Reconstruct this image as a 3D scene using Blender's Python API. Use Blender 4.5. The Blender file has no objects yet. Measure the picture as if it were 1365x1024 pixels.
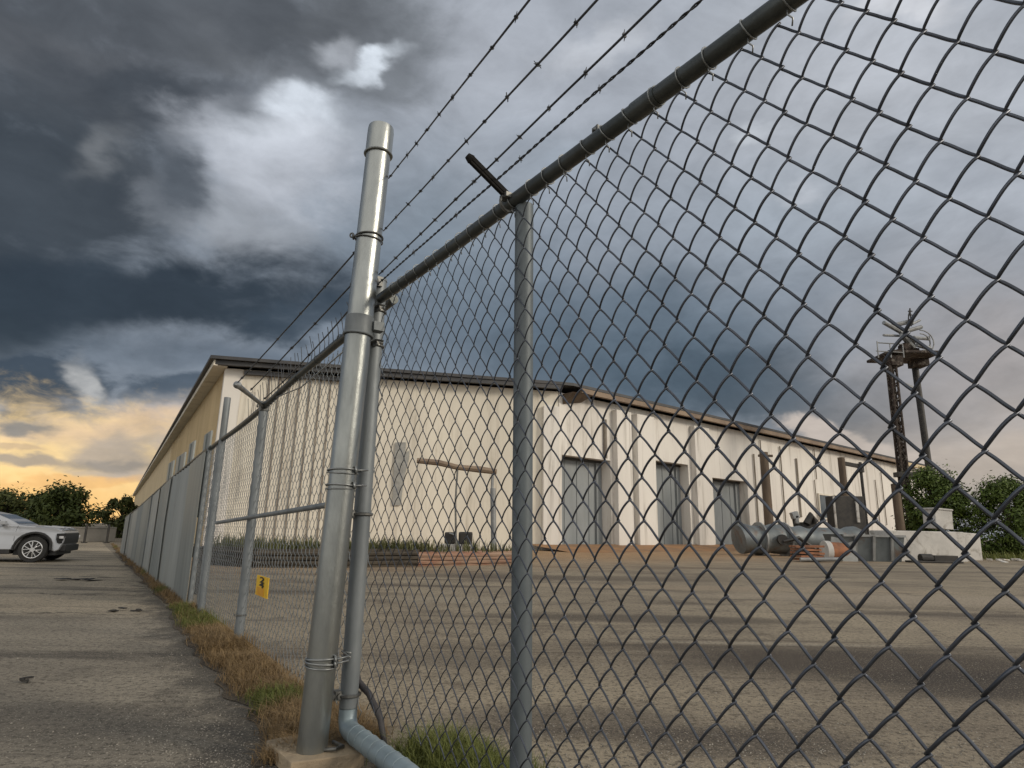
import bpy, bmesh, math, random
from mathutils import Vector, Matrix, noise as mnoise
random.seed(7)
S = bpy.context.scene
COL = S.collection
PI = math.pi

# ------------------------------------------------------------------ camera
F, CX, CY, CAMH = 830.0, 682.5, 512.0, 1.1
HC, ROLL = 707.0, math.radians(1.1)
_p = math.atan((HC - CY) / F)
_fw = Vector((0, math.cos(_p), math.sin(_p)))
_up0 = Vector((0, -math.sin(_p), math.cos(_p)))
_rt = Vector((1, 0, 0)) * math.cos(ROLL) + _up0 * math.sin(ROLL)
_up = _up0 * math.cos(ROLL) - Vector((1, 0, 0)) * math.sin(ROLL)
CAM = Vector((0, 0, CAMH))
cd = bpy.data.cameras.new('camera')
cam = bpy.data.objects.new('camera', cd)
COL.objects.link(cam)
cam.matrix_world = Matrix(((_rt.x, _up.x, -_fw.x, 0), (_rt.y, _up.y, -_fw.y, 0), (_rt.z, _up.z, -_fw.z, CAMH), (0, 0, 0, 1)))
cd.sensor_width = 36
cd.lens = 36 * F / 1365
cd.clip_end = 3000
cd.clip_start = 0.05
S.camera = cam
S.render.engine = 'CYCLES'
S.cycles.max_bounces = 3; S.cycles.diffuse_bounces = 2; S.cycles.glossy_bounces = 2; S.cycles.transmission_bounces = 2

def ray(x, y):
    return _rt * ((x - CX) / F) + _up * (-(y - CY) / F) + _fw
def gz(x, y, z=0.0):                       # point of height z seen at a spot of the survey photograph
    d = ray(x, y)
    return CAM + d * ((z - CAMH) / d.z)
def aty(x, y, Y):                          # point at distance Y
    d = ray(x, y)
    return CAM + d * (Y / d.y)
def onpl(x, y, P, n):
    d = ray(x, y)
    return CAM + d * ((P - CAM).dot(n) / d.dot(n))

# ------------------------------------------------------------------ mesh helpers
class MB:
    def __init__(s):
        s.v, s.f = [], []
    def add(s, vs, fs):
        b = len(s.v)
        s.v += [Vector(v) for v in vs]
        s.f += [tuple(b + i for i in f) for f in fs]
        return s
    def hexa(s, p):                        # 8 corners: bottom 4 ccw, top 4 ccw
        return s.add(p, [(3, 2, 1, 0), (4, 5, 6, 7), (0, 1, 5, 4), (1, 2, 6, 5), (2, 3, 7, 6), (3, 0, 4, 7)])
    def box(s, c, size, ax=None, ay=None, az=None):
        c = Vector(c)
        ax = Vector(ax or (1, 0, 0)).normalized()
        ay = Vector(ay).normalized() if ay else Vector((-ax.y, ax.x, 0)).normalized()
        az = Vector(az).normalized() if az else ax.cross(ay).normalized()
        x, y, z = ax * size[0] / 2, ay * size[1] / 2, az * size[2] / 2
        return s.hexa([c - x - y - z, c + x - y - z, c + x + y - z, c - x + y - z,
                       c - x - y + z, c + x - y + z, c + x + y + z, c - x + y + z])
    def prism(s, poly, z0, z1):
        n = len(poly)
        v = [(p[0], p[1], z0) for p in poly] + [(p[0], p[1], z1) for p in poly]
        return s.add(v, [tuple(range(n))[::-1], tuple(range(n, 2 * n))] + [(i, (i + 1) % n, n + (i + 1) % n, n + i) for i in range(n)])
    def tube(s, pts, r, seg=8, closed=False, caps=True, up=None):
        pts = [Vector(p) for p in pts]
        n = len(pts)
        rs = r if isinstance(r, (list, tuple)) else [r] * n
        t0 = (pts[1] - pts[0]).normalized()
        u = Vector(up) if up else (Vector((0, 0, 1)) if abs(t0.z) < .9 else Vector((1, 0, 0)))
        u = (u - t0 * u.dot(t0)).normalized()
        b = len(s.v)
        for i, p in enumerate(pts):
            if closed:
                t = (pts[(i + 1) % n] - pts[i - 1]).normalized()
            else:
                t = (pts[min(i + 1, n - 1)] - pts[max(i - 1, 0)])
                t = t.normalized() if t.length > 1e-9 else t0
            u = u - t * u.dot(t)
            u = u.normalized() if u.length > 1e-6 else t.orthogonal().normalized()
            w = t.cross(u)
            for k in range(seg):
                a = 2 * PI * k / seg
                s.v.append(p + (u * math.cos(a) + w * math.sin(a)) * rs[i])
        for i in range(n if closed else n - 1):
            j = (i + 1) % n
            for k in range(seg):
                l = (k + 1) % seg
                s.f.append((b + i * seg + k, b + i * seg + l, b + j * seg + l, b + j * seg + k))
        if caps and not closed:
            s.f.append(tuple(b + k for k in range(seg))[::-1])
            s.f.append(tuple(b + (n - 1) * seg + k for k in range(seg)))
        return s
    def ring(s, c, axis, R, r, seg=20, ts=6, squash=1.0):
        axis = Vector(axis).normalized()
        u = axis.orthogonal().normalized()
        w = axis.cross(u)
        return s.tube([Vector(c) + (u * math.cos(2 * PI * k / seg) + w * math.sin(2 * PI * k / seg)) * R for k in range(seg)], r, ts, closed=True)
    def build(s, name, mat, parent=None, smooth=False, bevel=0, label=None):
        off = parent_world(parent) if parent else Vector((0, 0, 0))
        me = bpy.data.meshes.new(name)
        me.from_pydata([v - off for v in s.v], [], s.f)
        me.validate()
        bm = bmesh.new(); bm.from_mesh(me)
        bmesh.ops.recalc_face_normals(bm, faces=bm.faces)
        if bevel:
            es = [e for e in bm.edges if len(e.link_faces) == 2 and e.calc_face_angle(0) > .6]
            bmesh.ops.bevel(bm, geom=es, offset=bevel, segments=2, affect='EDGES', profile=.6, clamp_overlap=True)
        bm.to_mesh(me); bm.free()
        if smooth:
            for p in me.polygons: p.use_smooth = True
            if smooth != 'all':
                me.set_sharp_from_angle(angle=math.radians(40))
        if mat: me.materials.append(mat)
        o = bpy.data.objects.new(name, me)
        COL.objects.link(o)
        if parent: o.parent = parent
        if label: o['label'] = label
        return o
def parent_world(o):
    v = Vector(o.location)
    while o.parent:
        o = o.parent
        v += Vector(o.location)
    return v
def tag(o, label, cat, group=None):
    o['label'] = label; o['category'] = cat
    if group: o['group'] = group
    return o
def thing(name, loc, label, cat, group=None):
    o = bpy.data.objects.new(name, None)
    o.empty_display_size = .2
    COL.objects.link(o)
    o.location = loc
    return tag(o, label, cat, group)
def struct(o, kind='structure'):
    o['kind'] = kind
    return o

# ------------------------------------------------------------------ materials
def lin(c):
    return tuple((x / 12.92 if x <= .04045 else ((x + .055) / 1.055) ** 2.4) for x in (v / 255 for v in c))
class NT:
    def __init__(s, tree): s.t = tree
    def n(s, typ, **kw):
        nd = s.t.nodes.new(typ)
        for k, v in kw.items():
            setattr(nd, k, v)
        return nd
    def put(s, sock, v):
        if hasattr(v, 'is_output'): s.t.links.new(v, sock)
        elif v is not None:
            if isinstance(v, (tuple, list)) and len(v) == 3 and sock.type == 'RGBA': v = (*v, 1)
            sock.default_value = v
    def m(s, op, a, b=None, c=None, clamp=False):
        nd = s.n('ShaderNodeMath', operation=op, use_clamp=clamp)
        s.put(nd.inputs[0], a)
        if b is not None: s.put(nd.inputs[1], b)
        if c is not None: s.put(nd.inputs[2], c)
        return nd.outputs[0]
    def mix(s, f, a, b, blend='MIX'):
        nd = s.n('ShaderNodeMix', data_type='RGBA', blend_type=blend)
        s.put(nd.inputs[0], f); s.put(nd.inputs[6], a); s.put(nd.inputs[7], b)
        return nd.outputs[2]
    def noise(s, vec, scale, detail=4, rough=.55, dist=0.0):
        nd = s.n('ShaderNodeTexNoise')
        s.put(nd.inputs['Vector'], vec)
        nd.inputs['Scale'].default_value = scale
        nd.inputs['Detail'].default_value = detail
        nd.inputs['Roughness'].default_value = rough
        nd.inputs['Distortion'].default_value = dist
        return nd.outputs[0]
    def ramp(s, f, stops):
        nd = s.n('ShaderNodeValToRGB')
        s.put(nd.inputs[0], f)
        el = nd.color_ramp.elements
        while len(el) < len(stops): el.new(.5)
        for e, (p, c) in zip(el, stops):
            e.position = p
            e.color = (c, c, c, 1) if not isinstance(c, (tuple, list)) else (*c, 1)
        return nd.outputs[0]
    def sstep(s, x, a, b):
        nd = s.n('ShaderNodeMapRange', interpolation_type='SMOOTHSTEP')
        s.put(nd.inputs[0], x)
        nd.inputs[1].default_value = a; nd.inputs[2].default_value = b
        return nd.outputs[0]
    def mapv(s, vec, scale):
        nd = s.n('ShaderNodeVectorMath', operation='MULTIPLY')
        s.put(nd.inputs[0], vec); nd.inputs[1].default_value = scale
        return nd.outputs[0]
def newmat(name):
    m = bpy.data.materials.new(name)
    m.use_nodes = True
    t = NT(m.node_tree)
    return m, t, m.node_tree.nodes['Principled BSDF']
def pbr(name, c1, c2=None, scale=4, rough=.6, metal=0.0, bump=0.0, bscale=30, stretch=(1, 1, 1), dirt=None, dscale=1.5, damt=.5, rvar=.15, spec=.5, dst=(1, 1, 1)):
    m, t, b = newmat(name)
    co = t.n('ShaderNodeTexCoord').outputs['Object']
    v = t.mapv(co, stretch)
    nz = t.noise(v, scale, 6, .6)
    c2 = c2 or tuple(x * .75 for x in c1)
    col = t.mix(t.sstep(nz, .32, .68), c1, c2)
    if dirt:
        dn = t.noise(t.mapv(co, dst), dscale, 8, .68, .6)
        col = t.mix(t.m('MULTIPLY', t.sstep(dn, .5, .72), damt), col, dirt)
    t.put(b.inputs['Base Color'], col)
    t.put(b.inputs['Roughness'], t.m('ADD', t.m('MULTIPLY', nz, rvar), rough - rvar / 2, clamp=True))
    b.inputs['Metallic'].default_value = metal
    b.inputs['Specular IOR Level'].default_value = spec
    if bump:
        bn = t.n('ShaderNodeBump')
        bn.inputs['Strength'].default_value = bump
        bn.inputs['Distance'].default_value = .02
        t.put(bn.inputs['Height'], t.noise(v, bscale, 6, .65))
        t.put(b.inputs['Normal'], bn.outputs[0])
    return m
M = {}
M['galv'] = pbr('galvanised_steel', (.21, .228, .238), (.15, .166, .176), 7, .55, .35, .06, 40, (1, 1, .35), (.14, .135, .12), 3, .5, .2, dst=(1, 1, .25))
M['post'] = pbr('weathered_post_steel', (.36, .375, .365), (.27, .285, .28), 9, .34, .9, .10, 50, (1, 1, .3), (.13, .12, .10), 4, .7, .25, dst=(1, 1, .22))
M['bluepost'] = pbr('blue_grey_post', (.135, .158, .172), (.10, .118, .13), 4, .55, .25, .05, 30, (1, 1, .3), (.075, .08, .08), 2.5, .5, .2, dst=(1, 1, .25))
M['rail'] = pbr('dark_galvanised_rail', (.11, .118, .116), (.075, .082, .08), 6, .45, .75, .08, 40, (1, 1, 1), (.07, .068, .06), 5, .6, .2)
M['wire'] = pbr('woven_wire', (.105, .115, .14), (.06, .067, .08), 9, .38, .7, 0, 30, (1, 1, 1), (.05, .045, .05), 9, .5, .2)
M['tie'] = pbr('bright_tie_wire', (.36, .37, .37), (.22, .23, .23), 12, .4, .6)
M['barb'] = pbr('barbed_wire_steel', (.10, .105, .115), (.05, .052, .056), 12, .5, .5)
M['arm'] = pbr('arm_steel', (.014, .013, .012), (.025, .024, .024), 14, .85, .0, .1, 60, spec=.08)
M['bluepipe'] = pbr('blue_grey_pipe', (.25, .31, .34), (.20, .25, .275), 6, .45, .25, .05, 40, (1, 1, 1), (.14, .15, .15), 5, .5)
M['clamp'] = pbr('dark_clamp', (.10, .10, .095), (.2, .2, .19), 18, .45, .6, .1, 60)
M['footing'] = pbr('cast_concrete', (.40, .315, .21), (.30, .235, .16), 5, .9, 0, .5, 60, (1, 1, 1), (.17, .14, .10), 6, .6)
M['facade'] = pbr('painted_facade', (.70, .655, .56), (.61, .57, .49), .35, .75, 0, .1, 8, (1, 1, .3), (.36, .32, .26), .8, .75, dst=(1.9, 1.9, .16))
M['facade2'] = pbr('white_render', (.73, .70, .65), (.64, .61, .57), .3, .8, 0, .1, 6, (1, 1, .3), (.33, .30, .26), .8, .75, dst=(1.6, 1.6, .14))
M['batten'] = pbr('seam_batten', (.16, .135, .11), (.26, .23, .19), .8, .7)
M['fascia'] = pbr('dark_fascia', (.035, .036, .04), (.06, .058, .058), 1, .55)
M['rust_edge'] = pbr('brown_roof_edge', (.17, .12, .085), (.27, .2, .14), .6, .7, 0, .2, 10)
M['tan'] = pbr('tan_cladding', (.64, .52, .33), (.55, .44, .27), .6, .7, 0, 0, 8, (1, 1, .2), (.36, .27, .16), 1, .5, dst=(1, 1, .2))
M['door'] = pbr('grey_roller_door', (.27, .29, .30), (.20, .22, .23), .5, .6, .1, .05, 10, (1, 1, .3), (.20, .20, .19), 1, .4, dst=(2, 2, .2))
M['patch'] = pbr('grey_patch', (.33, .33, .31), (.24, .24, .23), 3, .7, .2)
M['sheet'] = pbr('grey_green_sheet', (.27, .29, .285), (.20, .22, .215), .8, .5, .3, .05, 12, (1, 1, .25), (.15, .155, .145), 1.2, .6, dst=(2, 2, .2))
M['sheet2'] = pbr('pale_sheet', (.36, .375, .36), (.28, .295, .285), .8, .5, .3, .05, 12, (1, 1, .25), (.19, .19, .17), 1.2, .6, dst=(2, 2, .2))
M['brown'] = pbr('weathered_timber', (.13, .095, .065), (.075, .055, .04), 2, .85, 0, .4, 20, (1, 1, .2))
M['blackmetal'] = pbr('black_metal', (.025, .024, .024), (.05, .045, .04), 3, .55, .3, .1, 20)
M['rust'] = pbr('rusted_iron', (.042, .026, .019), (.025, .018, .014), 3, .8, .2, .3, 20, (1, 1, 1), (.30, .27, .23), 3.5, .8)
M['palemetal'] = pbr('pale_antenna_metal', (.30, .31, .31), (.2, .2, .2), 2, .5, .4)
M['ductmetal'] = pbr('dented_duct_steel', (.17, .19, .20), (.11, .125, .13), 1.2, .55, .35, .3, 5, (1, 1, 1), (.13, .07, .04), 1.6, .85)
M['concrete'] = pbr('pale_concrete', (.52, .50, .47), (.42, .405, .385), 1, .9, 0, .3, 14, (1, 1, 1), (.19, .17, .14), 1.5, .9)
M['stone'] = pbr('dark_stone_wall', (.085, .07, .052), (.045, .038, .03), 2.5, .95, 0, .6, 8, (1, 1, 3))
M['brick'] = pbr('red_brick', (.27, .13, .085), (.33, .23, .165), 1.6, .9, 0, .5, 9, (1, 1, 3), (.20, .16, .12), 1.5, .6)
M['orange'] = pbr('rusty_orange', (.32, .13, .06), (.16, .075, .045), 3, .8, 0, .2, 10)
M['sign'] = pbr('yellow_plate', (.80, .50, .015), (.72, .43, .015), 10, .5, 0, 0, 8, (1, 1, 1))
M['signlow'] = pbr('orange_plate', (.60, .25, .01), (.7, .36, .01), 10, .5)
M['ink'] = pbr('black_ink', (.02, .018, .012), None, 5, .6)
M['bark'] = pbr('bark', (.06, .045, .032), (.035, .028, .02), 6, .95, 0, .5, 20)
M['carpaint'] = pbr('silver_car_paint', (.36, .37, .39), (.33, .34, .36), 1.5, .3, .45, 0, 8, rvar=.05)
M['rubber'] = pbr('tyre_rubber', (.012, .012, .012), (.02, .02, .02), 8, .85)
M['trim'] = pbr('black_trim', (.012, .012, .013), (.02, .02, .02), 4, .45)
M['chrome'] = pbr('alloy', (.65, .66, .67), (.55, .55, .56), 4, .25, .9)
M['glass'] = pbr('dark_car_glass', (.02, .023, .026), (.03, .033, .036), 2, .06, 0, rvar=.02, spec=.8)
M['lamp'] = pbr('headlamp_glass', (.75, .76, .78), (.6, .6, .62), 8, .12, .3)
M['window'] = pbr('grimy_window', (.05, .06, .065), (.11, .12, .12), 1, .15, 0, rvar=.1, spec=.7)
M['litter'] = pbr('pale_litter', (.6, .58, .55), (.4, .36, .3), 3, .8)
M['hose'] = pbr('black_hose', (.02, .018, .02), (.05, .045, .045), 10, .6, 0, .3, 40)

def leafmat(name, c1, c2, sc=.8):
    m, t, b = newmat(name)
    co = t.n('ShaderNodeTexCoord').outputs['Object']
    inf = t.n('ShaderNodeNewGeometry').outputs['Random Per Island']
    col = t.mix(t.m('ADD', t.m('MULTIPLY', inf, .6), t.m('MULTIPLY', t.noise(co, sc, 3), .5), clamp=True), c1, c2)
    t.put(b.inputs['Base Color'], col)
    b.inputs['Roughness'].default_value = .6
    b.inputs['Specular IOR Level'].default_value = .25
    return m
M['leaf'] = leafmat('dark_foliage', (.018, .032, .008), (.085, .105, .024))
M['leaf2'] = leafmat('olive_foliage', (.018, .028, .008), (.07, .08, .02))
M['leafr'] = leafmat('green_foliage', (.012, .026, .005), (.11, .155, .028))
M['drygrass'] = leafmat('dry_grass', (.10, .062, .03), (.34, .235, .115), 2)
M['greengrass'] = leafmat('green_grass', (.045, .065, .014), (.17, .18, .045), 2)
M['weed'] = leafmat('weeds', (.045, .055, .018), (.14, .14, .06), 2)

LP0 = Vector((-.70, 3.53, 0)); LN0 = Vector((-.832, -.555, 0))
def groundmat(name, base, pale, dark, sandy=None, cracks=False, stains=(), far=None, kerb=None):
    m, t, b = newmat(name)
    pos = t.n('ShaderNodeNewGeometry').outputs['Position']
    big = t.noise(pos, .35, 5, .6, .4)
    stre = t.noise(t.mapv(pos, (.16, 1.5, 1)), .8, 8, .7, .5)
    mid = t.noise(pos, 1.9, 8, .72)
    fine = t.noise(pos, 24, 5, .8)
    fine2 = t.noise(pos, 70, 3, .7)
    sep = t.n('ShaderNodeSeparateXYZ'); t.put(sep.inputs[0], pos)
    col = t.mix(t.sstep(big, .3, .7), base, pale)
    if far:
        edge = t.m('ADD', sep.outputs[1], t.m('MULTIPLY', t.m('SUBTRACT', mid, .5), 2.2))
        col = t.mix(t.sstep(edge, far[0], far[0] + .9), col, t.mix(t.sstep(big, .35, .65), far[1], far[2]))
    col = t.mix(t.m('MULTIPLY', t.sstep(stre, .51, .66), .9), col, dark)
    col = t.mix(t.m('MULTIPLY', t.sstep(stre, .47, .36), .7), col, pale)
    col = t.mix(t.m('MULTIPLY', t.sstep(mid, .52, .66), .6), col, dark)
    for (px, py, rx, ry, c_, amt) in stains:
        w_ = t.m('MULTIPLY', t.m('SUBTRACT', mid, .5), 1.6)
        q = t.m('ADD', t.m('POWER', t.m('DIVIDE', t.m('SUBTRACT', sep.outputs[0], px), rx), 2), t.m('POWER', t.m('DIVIDE', t.m('SUBTRACT', sep.outputs[1], py), ry), 2))
        col = t.mix(t.m('MULTIPLY', t.sstep(t.m('ADD', q, w_), 1.3, .2), amt), col, c_)
    if sandy:
        # orange dust washed out from the foot of the warehouse
        along = t.m('SUBTRACT', sep.outputs[1], t.m('MULTIPLY', sep.outputs[0], .62))
        fac = t.sstep(t.m('ADD', along, t.m('MULTIPLY', t.m('SUBTRACT', stre, .5), 14)), 15, 30)
        col = t.mix(t.m('MULTIPLY', fac, .85), col, t.mix(t.sstep(mid, .35, .65), sandy, tuple(x * .62 for x in sandy)))
    if cracks:
        for y0, k, w in ((9.9, .05, .05), (8.3, -.03, .035), (13.3, .02, .07), (11.6, -.06, .03), (16.5, .03, .09)):
            wob = t.m('MULTIPLY', t.m('SUBTRACT', t.noise(pos, 1.1 + y0 * .03, 5, .65), .5), .9)
            dd = t.m('ABSOLUTE', t.m('ADD', t.m('ADD', t.m('MULTIPLY_ADD', sep.outputs[0], k, -y0), sep.outputs[1]), wob))
            col = t.mix(t.m('MULTIPLY', t.sstep(dd, w, w * .3), t.m('MULTIPLY', t.sstep(mid, .35, .5), .8)), col, tuple(x * .25 for x in base))
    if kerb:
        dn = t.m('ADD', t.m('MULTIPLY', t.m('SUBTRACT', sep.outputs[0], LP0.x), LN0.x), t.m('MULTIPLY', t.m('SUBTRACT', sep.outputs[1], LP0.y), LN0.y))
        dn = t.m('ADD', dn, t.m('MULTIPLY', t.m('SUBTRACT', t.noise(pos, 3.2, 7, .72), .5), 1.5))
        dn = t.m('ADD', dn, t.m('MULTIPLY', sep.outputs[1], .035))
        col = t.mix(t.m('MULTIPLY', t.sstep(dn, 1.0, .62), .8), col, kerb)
    # grit: dark pits and pale chippings
    col = t.mix(t.m('MULTIPLY', t.sstep(fine, .49, .60), .75), col, tuple(x * .25 for x in base))
    col = t.mix(t.m('MULTIPLY', t.sstep(fine2, .55, .66), .45), col, tuple(min(1, x * 1.9) for x in pale))
    t.put(b.inputs['Base Color'], col)
    t.put(b.inputs['Roughness'], t.m('ADD', t.m('MULTIPLY', stre, -.25), 1.0, clamp=True))
    b.inputs['Specular IOR Level'].default_value = .3
    bn = t.n('ShaderNodeBump'); bn.inputs['Strength'].default_value = .7; bn.inputs['Distance'].default_value = .012
    t.put(bn.inputs['Height'], t.m('ADD', t.m('MULTIPLY', fine, .7), t.m('MULTIPLY', mid, 1.2)))
    t.put(b.inputs['Normal'], bn.outputs[0])
    return m
def st(x, y, rx, ry, c, a):
    p = gz(x, y); return (p.x, p.y, rx, ry, c, a)
M['ground'] = groundmat('dusty_ground', (.17, .145, .11), (.23, .20, .155), (.09, .075, .06))
M['yard'] = groundmat('yard_asphalt', (.20, .165, .122), (.335, .28, .20), (.072, .056, .043), sandy=(.46, .28, .14),
    stains=(st(1180, 885, 2.2, .85, (.045, .034, .027), .9), st(1350, 915, 1.3, .6, (.04, .032, .027), .85), st(860, 825, 2.6, .45, (.065, .052, .042), .75), st(740, 770, 5, .9, (.075, .058, .045), .7),
            st(1010, 858, 1.9, .10, (.40, .35, .27), .45), st(1235, 800, 4.5, 1.1, (.36, .30, .225), .7), st(980, 785, 5, .7, (.34, .27, .19), .6), st(1080, 760, 6, .9, (.09, .07, .052), .5), st(1000, 990, .8, .3, (.075, .062, .052), .7), st(760, 960, .8, .35, (.085, .07, .058), .6), st(600, 800, 1.6, .5, (.34, .29, .215), .6), st(620, 880, 1.0, .35, (.09, .075, .06), .55), st(420, 790, 2.0, .4, (.09, .075, .06), .5)))
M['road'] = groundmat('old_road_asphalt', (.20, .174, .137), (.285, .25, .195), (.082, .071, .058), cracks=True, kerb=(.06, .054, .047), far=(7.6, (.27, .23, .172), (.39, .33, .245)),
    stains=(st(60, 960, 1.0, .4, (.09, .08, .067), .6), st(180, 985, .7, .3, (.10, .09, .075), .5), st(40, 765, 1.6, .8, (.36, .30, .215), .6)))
M['soil'] = groundmat('dark_soil', (.07, .055, .04), (.10, .08, .058), (.035, .03, .025))

# ------------------------------------------------------------------ sky
W = bpy.data.worlds.new('World'); S.world = W
W.use_nodes = True
wt = NT(W.node_tree)
bg = W.node_tree.nodes['Background']
SUN_AZ, SUN_EL = math.radians(112), math.radians(24)      # azimuth clockwise from +Y
dirv = wt.n('ShaderNodeTexCoord').outputs['Generated']
sep = wt.n('ShaderNodeSeparateXYZ'); wt.put(sep.inputs[0], dirv)
X, Y, Z = sep.outputs
az = wt.m('ARCTAN2', X, Y)
el = wt.m('ARCTAN2', Z, wt.m('SQRT', wt.m('ADD', wt.m('MULTIPLY', X, X), wt.m('MULTIPLY', Y, Y))))
strd = wt.mapv(dirv, (1, 1, 1.9))
def warpn(scale, amp, off, det=5):
    nd = wt.n('ShaderNodeVectorMath', operation='ADD'); wt.put(nd.inputs[0], strd); nd.inputs[1].default_value = off
    return wt.m('MULTIPLY', wt.m('SUBTRACT', wt.noise(nd.outputs[0], scale, det, .55), .5), amp)
u = wt.m('ADD', az, wt.m('ADD', warpn(3.2, .22, (3, 1, 7)), warpn(11, .075, (8, 2, 1), 5)))
v = wt.m('ADD', el, wt.m('ADD', warpn(3.6, .13, (11, 5, 2)), warpn(12, .055, (2, 9, 4), 5)))
def angs(x, y):
    d = ray(x, y)
    return math.atan2(d.x, d.y), math.atan2(d.z, math.hypot(d.x, d.y))
def blob(col, x, y, sx, sy, c, amt, ang=0, hard=0):
    a = math.radians(ang)
    u0, v0 = angs(x, y)
    e = .2
    u1, v1 = angs(x + sx * math.cos(a) * e, y + sx * math.sin(a) * e)
    u2, v2 = angs(x - sy * math.sin(a) * e, y + sy * math.cos(a) * e)
    a11, a12, a21, a22 = (u1 - u0) / e, (u2 - u0) / e, (v1 - v0) / e, (v2 - v0) / e
    det = a11 * a22 - a12 * a21
    def dot(k):
        nd = wt.n('ShaderNodeVectorMath', operation='DOT_PRODUCT'); wt.put(nd.inputs[0], UV); nd.inputs[1].default_value = k
        return nd.outputs['Value']
    p = dot((a22 / det, -a12 / det, (-a22 * u0 + a12 * v0) / det))
    q = dot((-a21 / det, a11 / det, (a21 * u0 - a11 * v0) / det))
    g = wt.m('POWER', math.exp(-.7), wt.m('MULTIPLY_ADD', p, p, wt.m('MULTIPLY', q, q)))
    if hard == 1: g = wt.m('MULTIPLY', wt.sstep(g, .18, .95), wt.m('ADD', .45, wt.m('MULTIPLY', puff, 1.1)), clamp=True)
    if hard == 2: g = wt.sstep(wt.m('ADD', g, wt.m('MULTIPLY', wt.m('SUBTRACT', puff, .5), .7)), .34, .72)
    if hard == 3: g = wt.m('MULTIPLY', wt.sstep(wt.m('ADD', g, lump), .15, .85), wt.sstep(g, .03, .30))
    if hard == 4: g = wt.sstep(wt.m('ADD', g, lump), .40, .70)
    return wt.mix(wt.m('MULTIPLY', g, amt), col, lin(c))
_c = wt.n('ShaderNodeCombineXYZ'); wt.put(_c.inputs[0], u); wt.put(_c.inputs[1], v); _c.inputs[2].default_value = 1.0
UV = _c.outputs[0]
lump = wt.m('MULTIPLY', wt.m('SUBTRACT', wt.noise(strd, 8.5, 7, .6, .3), .5), 1.0)
puff = wt.noise(strd, 17, 6, .62, .4)
col = wt.mix(.5, lin((148, 156, 167)), lin((148, 156, 167)))
BLOBS = [
    (640, 70, 200, 160, (176, 181, 190), .8, 0), (585, 345, 120, 110, (132, 145, 157), .7, 0),
    (800, 480, 340, 105, (84, 100, 114), .92, 4), (1010, 528, 200, 50, (68, 82, 94), .92, 6, 3),
    (880, 420, 160, 40, (90, 106, 120), .5, 10),
    (1200, 120, 340, 200, (188, 192, 199), .85, 0), (1060, 290, 170, 60, (156, 167, 178), .5, -10),
    (1330, 500, 190, 110, (170, 163, 160), .85, 0), (1340, 610, 220, 46, (188, 174, 160), .85, 0),
    (1150, 590, 110, 24, (198, 186, 176), .95, 12, 2), (960, 650, 300, 36, (156, 154, 150), .6, 10),
    (470, 60, 120, 90, (122, 127, 133), .9, 0, 3),
    (20, 260, 270, 260, (64, 70, 76), 1.0, 0, 3), (220, 30, 270, 110, (80, 84, 89), .95, 0, 3),
    (120, 90, 130, 30, (104, 106, 110), .5, 15), (440, 45, 60, 40, (98, 102, 107), .7, 10, 3),
    (250, 140, 150, 40, (66, 71, 77), .9, 12, 3), (330, 95, 100, 22, (120, 124, 129), .5, 35),
    (350, 232, 110, 80, (184, 189, 198), 1.0, 10, 3), (310, 300, 130, 40, (152, 157, 164), .8, 30, 3),
    (230, 235, 60, 42, (74, 80, 87), .9, 40, 3), (330, 165, 40, 22, (84, 89, 95), .8, 10, 3),
    (398, 152, 52, 24, (222, 230, 240), .9, 12, 1), (372, 182, 70, 20, (206, 212, 221), .7, 0), (494, 92, 52, 16, (226, 235, 245), .95, -24, 1), (440, 78, 34, 22, (186, 191, 199), .7, 0, 1),
    (120, 180, 34, 14, (128, 131, 134), .6, -32), (470, 400, 70, 90, (118, 130, 143), .6, 0),
    (180, 395, 320, 50, (47, 55, 63), 1.0, 0, 3), (-30, 410, 170, 70, (43, 51, 59), .9, 0), (390, 412, 80, 24, (56, 67, 78), .8, -10, 3),
    (320, 472, 190, 20, (100, 111, 124), .8, -3), (60, 505, 110, 34, (58, 68, 80), .95, 0, 2), (260, 520, 110, 26, (74, 85, 98), .95, 0, 2),
    (110, 508, 20, 24, (178, 178, 177), .9, 0, 1), (160, 532, 60, 10, (150, 150, 152), .7, 0),
    (40, 672, 370, 140, (253, 218, 154), 1.0, 0, 2), (60, 690, 340, 40, (255, 196, 116), .9, 0), (120, 560, 190, 15, (232, 200, 164), .75, 0),
    (150, 592, 46, 24, (176, 162, 148), .9, 0, 3), (150, 606, 50, 10, (140, 133, 128), .7, 0, 3), (180, 622, 80, 9, (182, 168, 156), .8, 0, 3), (20, 609, 80, 11, (160, 148, 137), .85, 0, 3), (40, 551, 40, 12, (132, 130, 128), .85, 8, 3),
    (226, 590, 28, 22, (184, 170, 158), .85, 0, 3), (15, 585, 50, 7, (196, 170, 140), .7, 6, 3), (90, 640, 90, 8, (240, 186, 118), .7, -8, 3),
    (1090, 250, 34, 16, (194, 199, 207), .7, -10, 1), (1010, 170, 36, 14, (204, 210, 217), .7, 0, 1), (740, 210, 60, 30, (150, 161, 173), .5, 0), (1210, 30, 60, 20, (208, 210, 215), .7, 0, 1), (800, 60, 70, 24, (196, 200, 207), .6, -20, 3), (1280, 220, 80, 24, (160, 166, 175), .6, 0, 3),
]
for b_ in BLOBS:
    col = blob(col, *b_)
fb = wt.noise(strd, 7.5, 8, .6, .5)
fb2 = wt.noise(strd, 26, 5, .6, .3)
tex = wt.m('ADD', .49, wt.m('ADD', wt.m('MULTIPLY', fb, .84), wt.m('MULTIPLY', fb2, .22)))
comb = wt.n('ShaderNodeCombineXYZ')
for i_ in range(3): wt.put(comb.inputs[i_], tex)
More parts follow.
